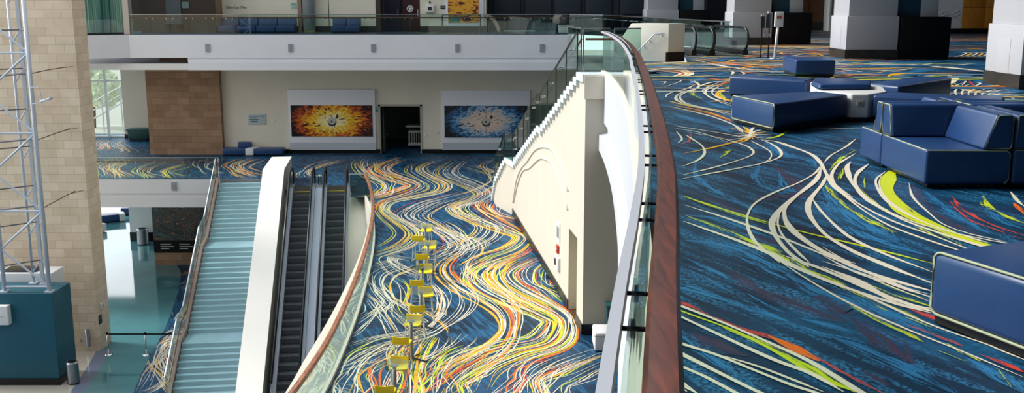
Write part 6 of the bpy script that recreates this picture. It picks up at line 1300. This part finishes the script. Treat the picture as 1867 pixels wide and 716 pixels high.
# ------------------------------------------------------------------ navy ottomans around the white table hub
def bench(label,corners,h=.43,pipe=(0,),grp='navy ottoman benches around the white table hub',name='ottoman_bench',bev=.045,z0=.07):
    """corners anticlockwise, pipe = which edges (k to k+1) carry a piped end"""
    cx=sum(p[0] for p in corners)/len(corners); cy=sum(p[1] for p in corners)/len(corners)
    o=thing(name,label,'ottoman',(cx,cy,0),grp)
    mb=MB(); mb.prism(corners,z0,h); mb.build('cushion_block',navy,o,bev,4)
    if z0<.2: mb=MB(); mb.prism([(cx+(x-cx)*.94,cy+(y-cy)*.9) for x,y in corners],.012,z0+.03); mb.build('plinth',black,o)
    for k in pipe:
        a=Vector(corners[k]); b=Vector(corners[(k+1)%len(corners)]); d=(b-a).normalized(); n=Vector((d.y,-d.x)); L=(b-a).length; r=.055; P_=[]
        for (u,zz,t0) in ((r+.006,z0+r+.004,pi),(L-r-.006,z0+r+.004,1.5*pi),(L-r-.006,h-r-.004,0),(r+.006,h-r-.004,.5*pi)):
            for q in range(5):
                t=t0+q*pi/8; uu=u+r*cos(t); z_=zz+r*sin(t); p=a+d*uu-n*.012; P_.append((p.x,p.y,z_))
        mb=MB(); mb.tube(P_,.009,6,closed=True); mb.build('piping',piping,o,smooth=True)
    return o
bench('navy bench nearest the viewer in the ottoman cross, lit end toward the rail',[(3.42,15.82),(3.75,14.5),(5.29,15.96),(4.97,16.58)],pipe=(0,))
bench('navy bench at the back left of the ottoman cross',[(4.22,19.78),(5.44,18.82),(5.78,19.38),(4.58,20.35)],pipe=(3,))
bench('navy bench at the back right of the ottoman cross',[(6.36,18.1),(6.66,17.5),(8.38,19.4),(7.98,20.0)],pipe=())
bench('navy bench at the front right of the ottoman cross, behind the sofas',[(5.66,15.93),(7.31,15.05),(7.61,15.67),(6.1,16.41)],pipe=())
bench('separate navy ottoman behind the ottoman cross',[(7.0,25.2),(7.95,25.1),(8.1,26.6),(7.1,26.8)],pipe=())
o=thing('table_hub','white table hub with socket plate joining the navy benches','table',(5.6,17.2,0))
hub=[(5.34,15.95),(5.61,15.95),(6.06,16.42),(6.32,17.3),(6.27,18.1),(5.62,18.85),(5.4,18.4),(5.18,17.3),(5.0,16.5)]
mb=MB(); mb.prism(hub,.06,.435); mb.build('body',white,o,.025); mb=MB(); mb.prism([(5.6+(x-5.6)*.93,17.2+(y-17.2)*.97) for x,y in hub],.012,.08); mb.build('plinth',black,o)
mb=MB(); mb.box(5.42,5.53,15.935,15.95,.24,.34); so=mb.build('socket_plate',greige,o,.004); mb=MB(); mb.cyl(5.475,15.93,.28,.3,.012,10); mb.build('socket_hole',ink,so)
bench('small navy seat set into the white table hub',[(5.02,16.62),(5.9,16.72),(6.12,17.35),(6.0,17.95),(5.42,18.2),(5.1,17.35)],h=.53,pipe=(),grp=None,name='hub_seat',bev=.05,z0=.436)

# sofa modules
def seat_module(label,x0,x1,y0,y1,back=None,left=None,right=None,h=.405,bh=.76,flip=False):
    """back = depth of the rest along the far side (near side when flipped); left/right = side rests"""
    o=thing('sofa_module',label,'sofa',((x0+x1)/2,(y0+y1)/2,0),'navy sofa modules with pale piping')
    mb=MB(); mb.box(x0,x1,y0,y1,.05,h); mb.build('seat',navy,o,.03,4); mb=MB(); mb.box(x0+.06,x1-.06,y0+.06,y1-.06,.012,.08); mb.build('plinth',black,o)
    def rest(name,b,t,lines):
        mb=MB(); mb.hexa([(x,y,h+.003) for x,y in b],[(x,y,bh) for x,y in t]); r=mb.build(name,navy,o,.03,4)
        for ln in lines: mb=MB(); mb.tube(ln,.007,6,closed=True); mb.build('piping',piping,r,smooth=True)
    s=.09
    if back:
        if not flip: ya,yb=y1-back,y1; b=[(x0,ya),(x1,ya),(x1,yb),(x0,yb)]; t=[(x0,ya+s),(x1,ya+s),(x1,yb),(x0,yb)]
        else: ya,yb=y0,y0+back; b=[(x0,ya),(x1,ya),(x1,yb),(x0,yb)]; t=[(x0,ya),(x1,ya),(x1,yb-s),(x0,yb-s)]
        xe=x0-.001; E_=[(xe,b[0][1]+.02,h+.012),(xe,t[0][1]+.02,bh-.02),(xe,t[0][1]+.03,bh-.008),(xe,t[3][1]-.03,bh-.008),(xe,t[3][1]-.02,bh-.02),(xe,b[3][1]-.02,h+.012)]
        rest('backrest',b,t,[E_])
    for nm,dep in (('left',left),('right',right)):
        if not dep: continue
        ya,yb=(y0,y1-(back or 0)) if not flip else (y0+(back or 0),y1)
        if nm=='right': b=[(x1-dep,ya),(x1,ya),(x1,yb),(x1-dep,yb)]; t=[(x1-dep+s*1.3,ya),(x1,ya),(x1,yb),(x1-dep+s*1.3,yb)]
        else: b=[(x0,ya),(x0+dep,ya),(x0+dep,yb),(x0,yb)]; t=[(x0,ya),(x0+dep-s*1.3,ya),(x0+dep-s*1.3,yb),(x0,yb)]
        ye=ya-.001; E_=[(b[0][0]+.02,ye,h+.012),(t[0][0]+.015,ye,bh-.02),(t[0][0]+.03,ye,bh-.008),(t[1][0]-.03,ye,bh-.008),(t[1][0]-.012,ye,bh-.03),(b[1][0]-.012,ye,h+.03),(b[1][0]-.03,ye,h+.012)]
        rest('side_rest',b,t,[E_])
    # piping round the seat block: front and left top edges, front right corner
    P_=[(x0+.012,y1-.03,h-.008),(x0+.012,y0+.03,h-.008),(x0+.03,y0+.012,h-.008),(x1-.05,y0+.004,h-.012),(x1-.012,y0+.004,h-.05),(x1-.012,y0+.004,.1),(x1-.05,y0+.004,.06)]
    mb=MB(); mb.tube(P_,.007,6); mb.build('piping',piping,o,smooth=True)
    return o
seat_module('navy corner sofa module facing the viewer, pale piped, at the cluster front',4.19,5.06,10.16,11.42,back=.3,right=.30)
seat_module('navy sofa module backing onto the front corner module, facing away',4.19,5.06,11.44,12.12,back=.26,right=.28,flip=True)
seat_module('navy sofa module at the right border beside the front corner module',5.08,5.95,10.16,11.42,back=.3,left=.3)
seat_module('navy sofa module at the back right of the sofa cluster',5.08,5.95,11.44,12.12,back=.26,left=.28,flip=True)
bench('large navy ottoman in the right foreground with pale piped edge',[(2.475,5.80),(2.78,5.0),(3.75,5.42),(3.40,6.2)],h=.45,pipe=(0,),grp=None,name='ottoman',bev=.05,z0=.07)

# ------------------------------------------------------------------ light, sky, camera
w=bpy.data.worlds.new('sky'); scene.world=w; w.use_nodes=True; nt=w.node_tree; bg=nt.nodes['Background']; bg.inputs['Color'].default_value=(.92,.97,1.0,1)
# hazy sky, brightest on the sun's side
tc=nt.nodes.new('ShaderNodeTexCoord'); dp=nt.nodes.new('ShaderNodeVectorMath'); dp.operation='DOT_PRODUCT'; dp.inputs[1].default_value=Vector((-.85,.5,.15)).normalized(); nt.links.new(tc.outputs['Generated'],dp.inputs[0])
mr=nt.nodes.new('ShaderNodeMapRange'); mr.inputs['From Min'].default_value=-.1; mr.inputs['From Max'].default_value=1; mr.inputs['To Min'].default_value=.85; mr.inputs['To Max'].default_value=2.3; mr.interpolation_type='SMOOTHSTEP'; nt.links.new(dp.outputs['Value'],mr.inputs[0]); nt.links.new(mr.outputs[0],bg.inputs['Strength'])
sun=bpy.data.lights.new('sun','SUN'); sun.energy=3.0; sun.angle=radians(16); sun.color=(1,.97,.92); so=bpy.data.objects.new('sun',sun); COL.objects.link(so)
so.rotation_euler=Vector((.75,-.18,-.62)).to_track_quat('-Z','Y').to_euler()
cam=bpy.data.cameras.new('camera'); cam.sensor_fit='HORIZONTAL'; cam.sensor_width=36; cam.lens=36*1850/1867; cam.clip_start=.02; cam.clip_end=400
co=bpy.data.objects.new('camera',cam); COL.objects.link(co); co.location=(0,0,1.9); co.rotation_euler=(radians(90-11),0,0); scene.camera=co
vs=scene.view_settings; vs.view_transform='Standard'; vs.look='None'; vs.gamma=1; vs.use_curve_mapping=False; vs.exposure=0.3
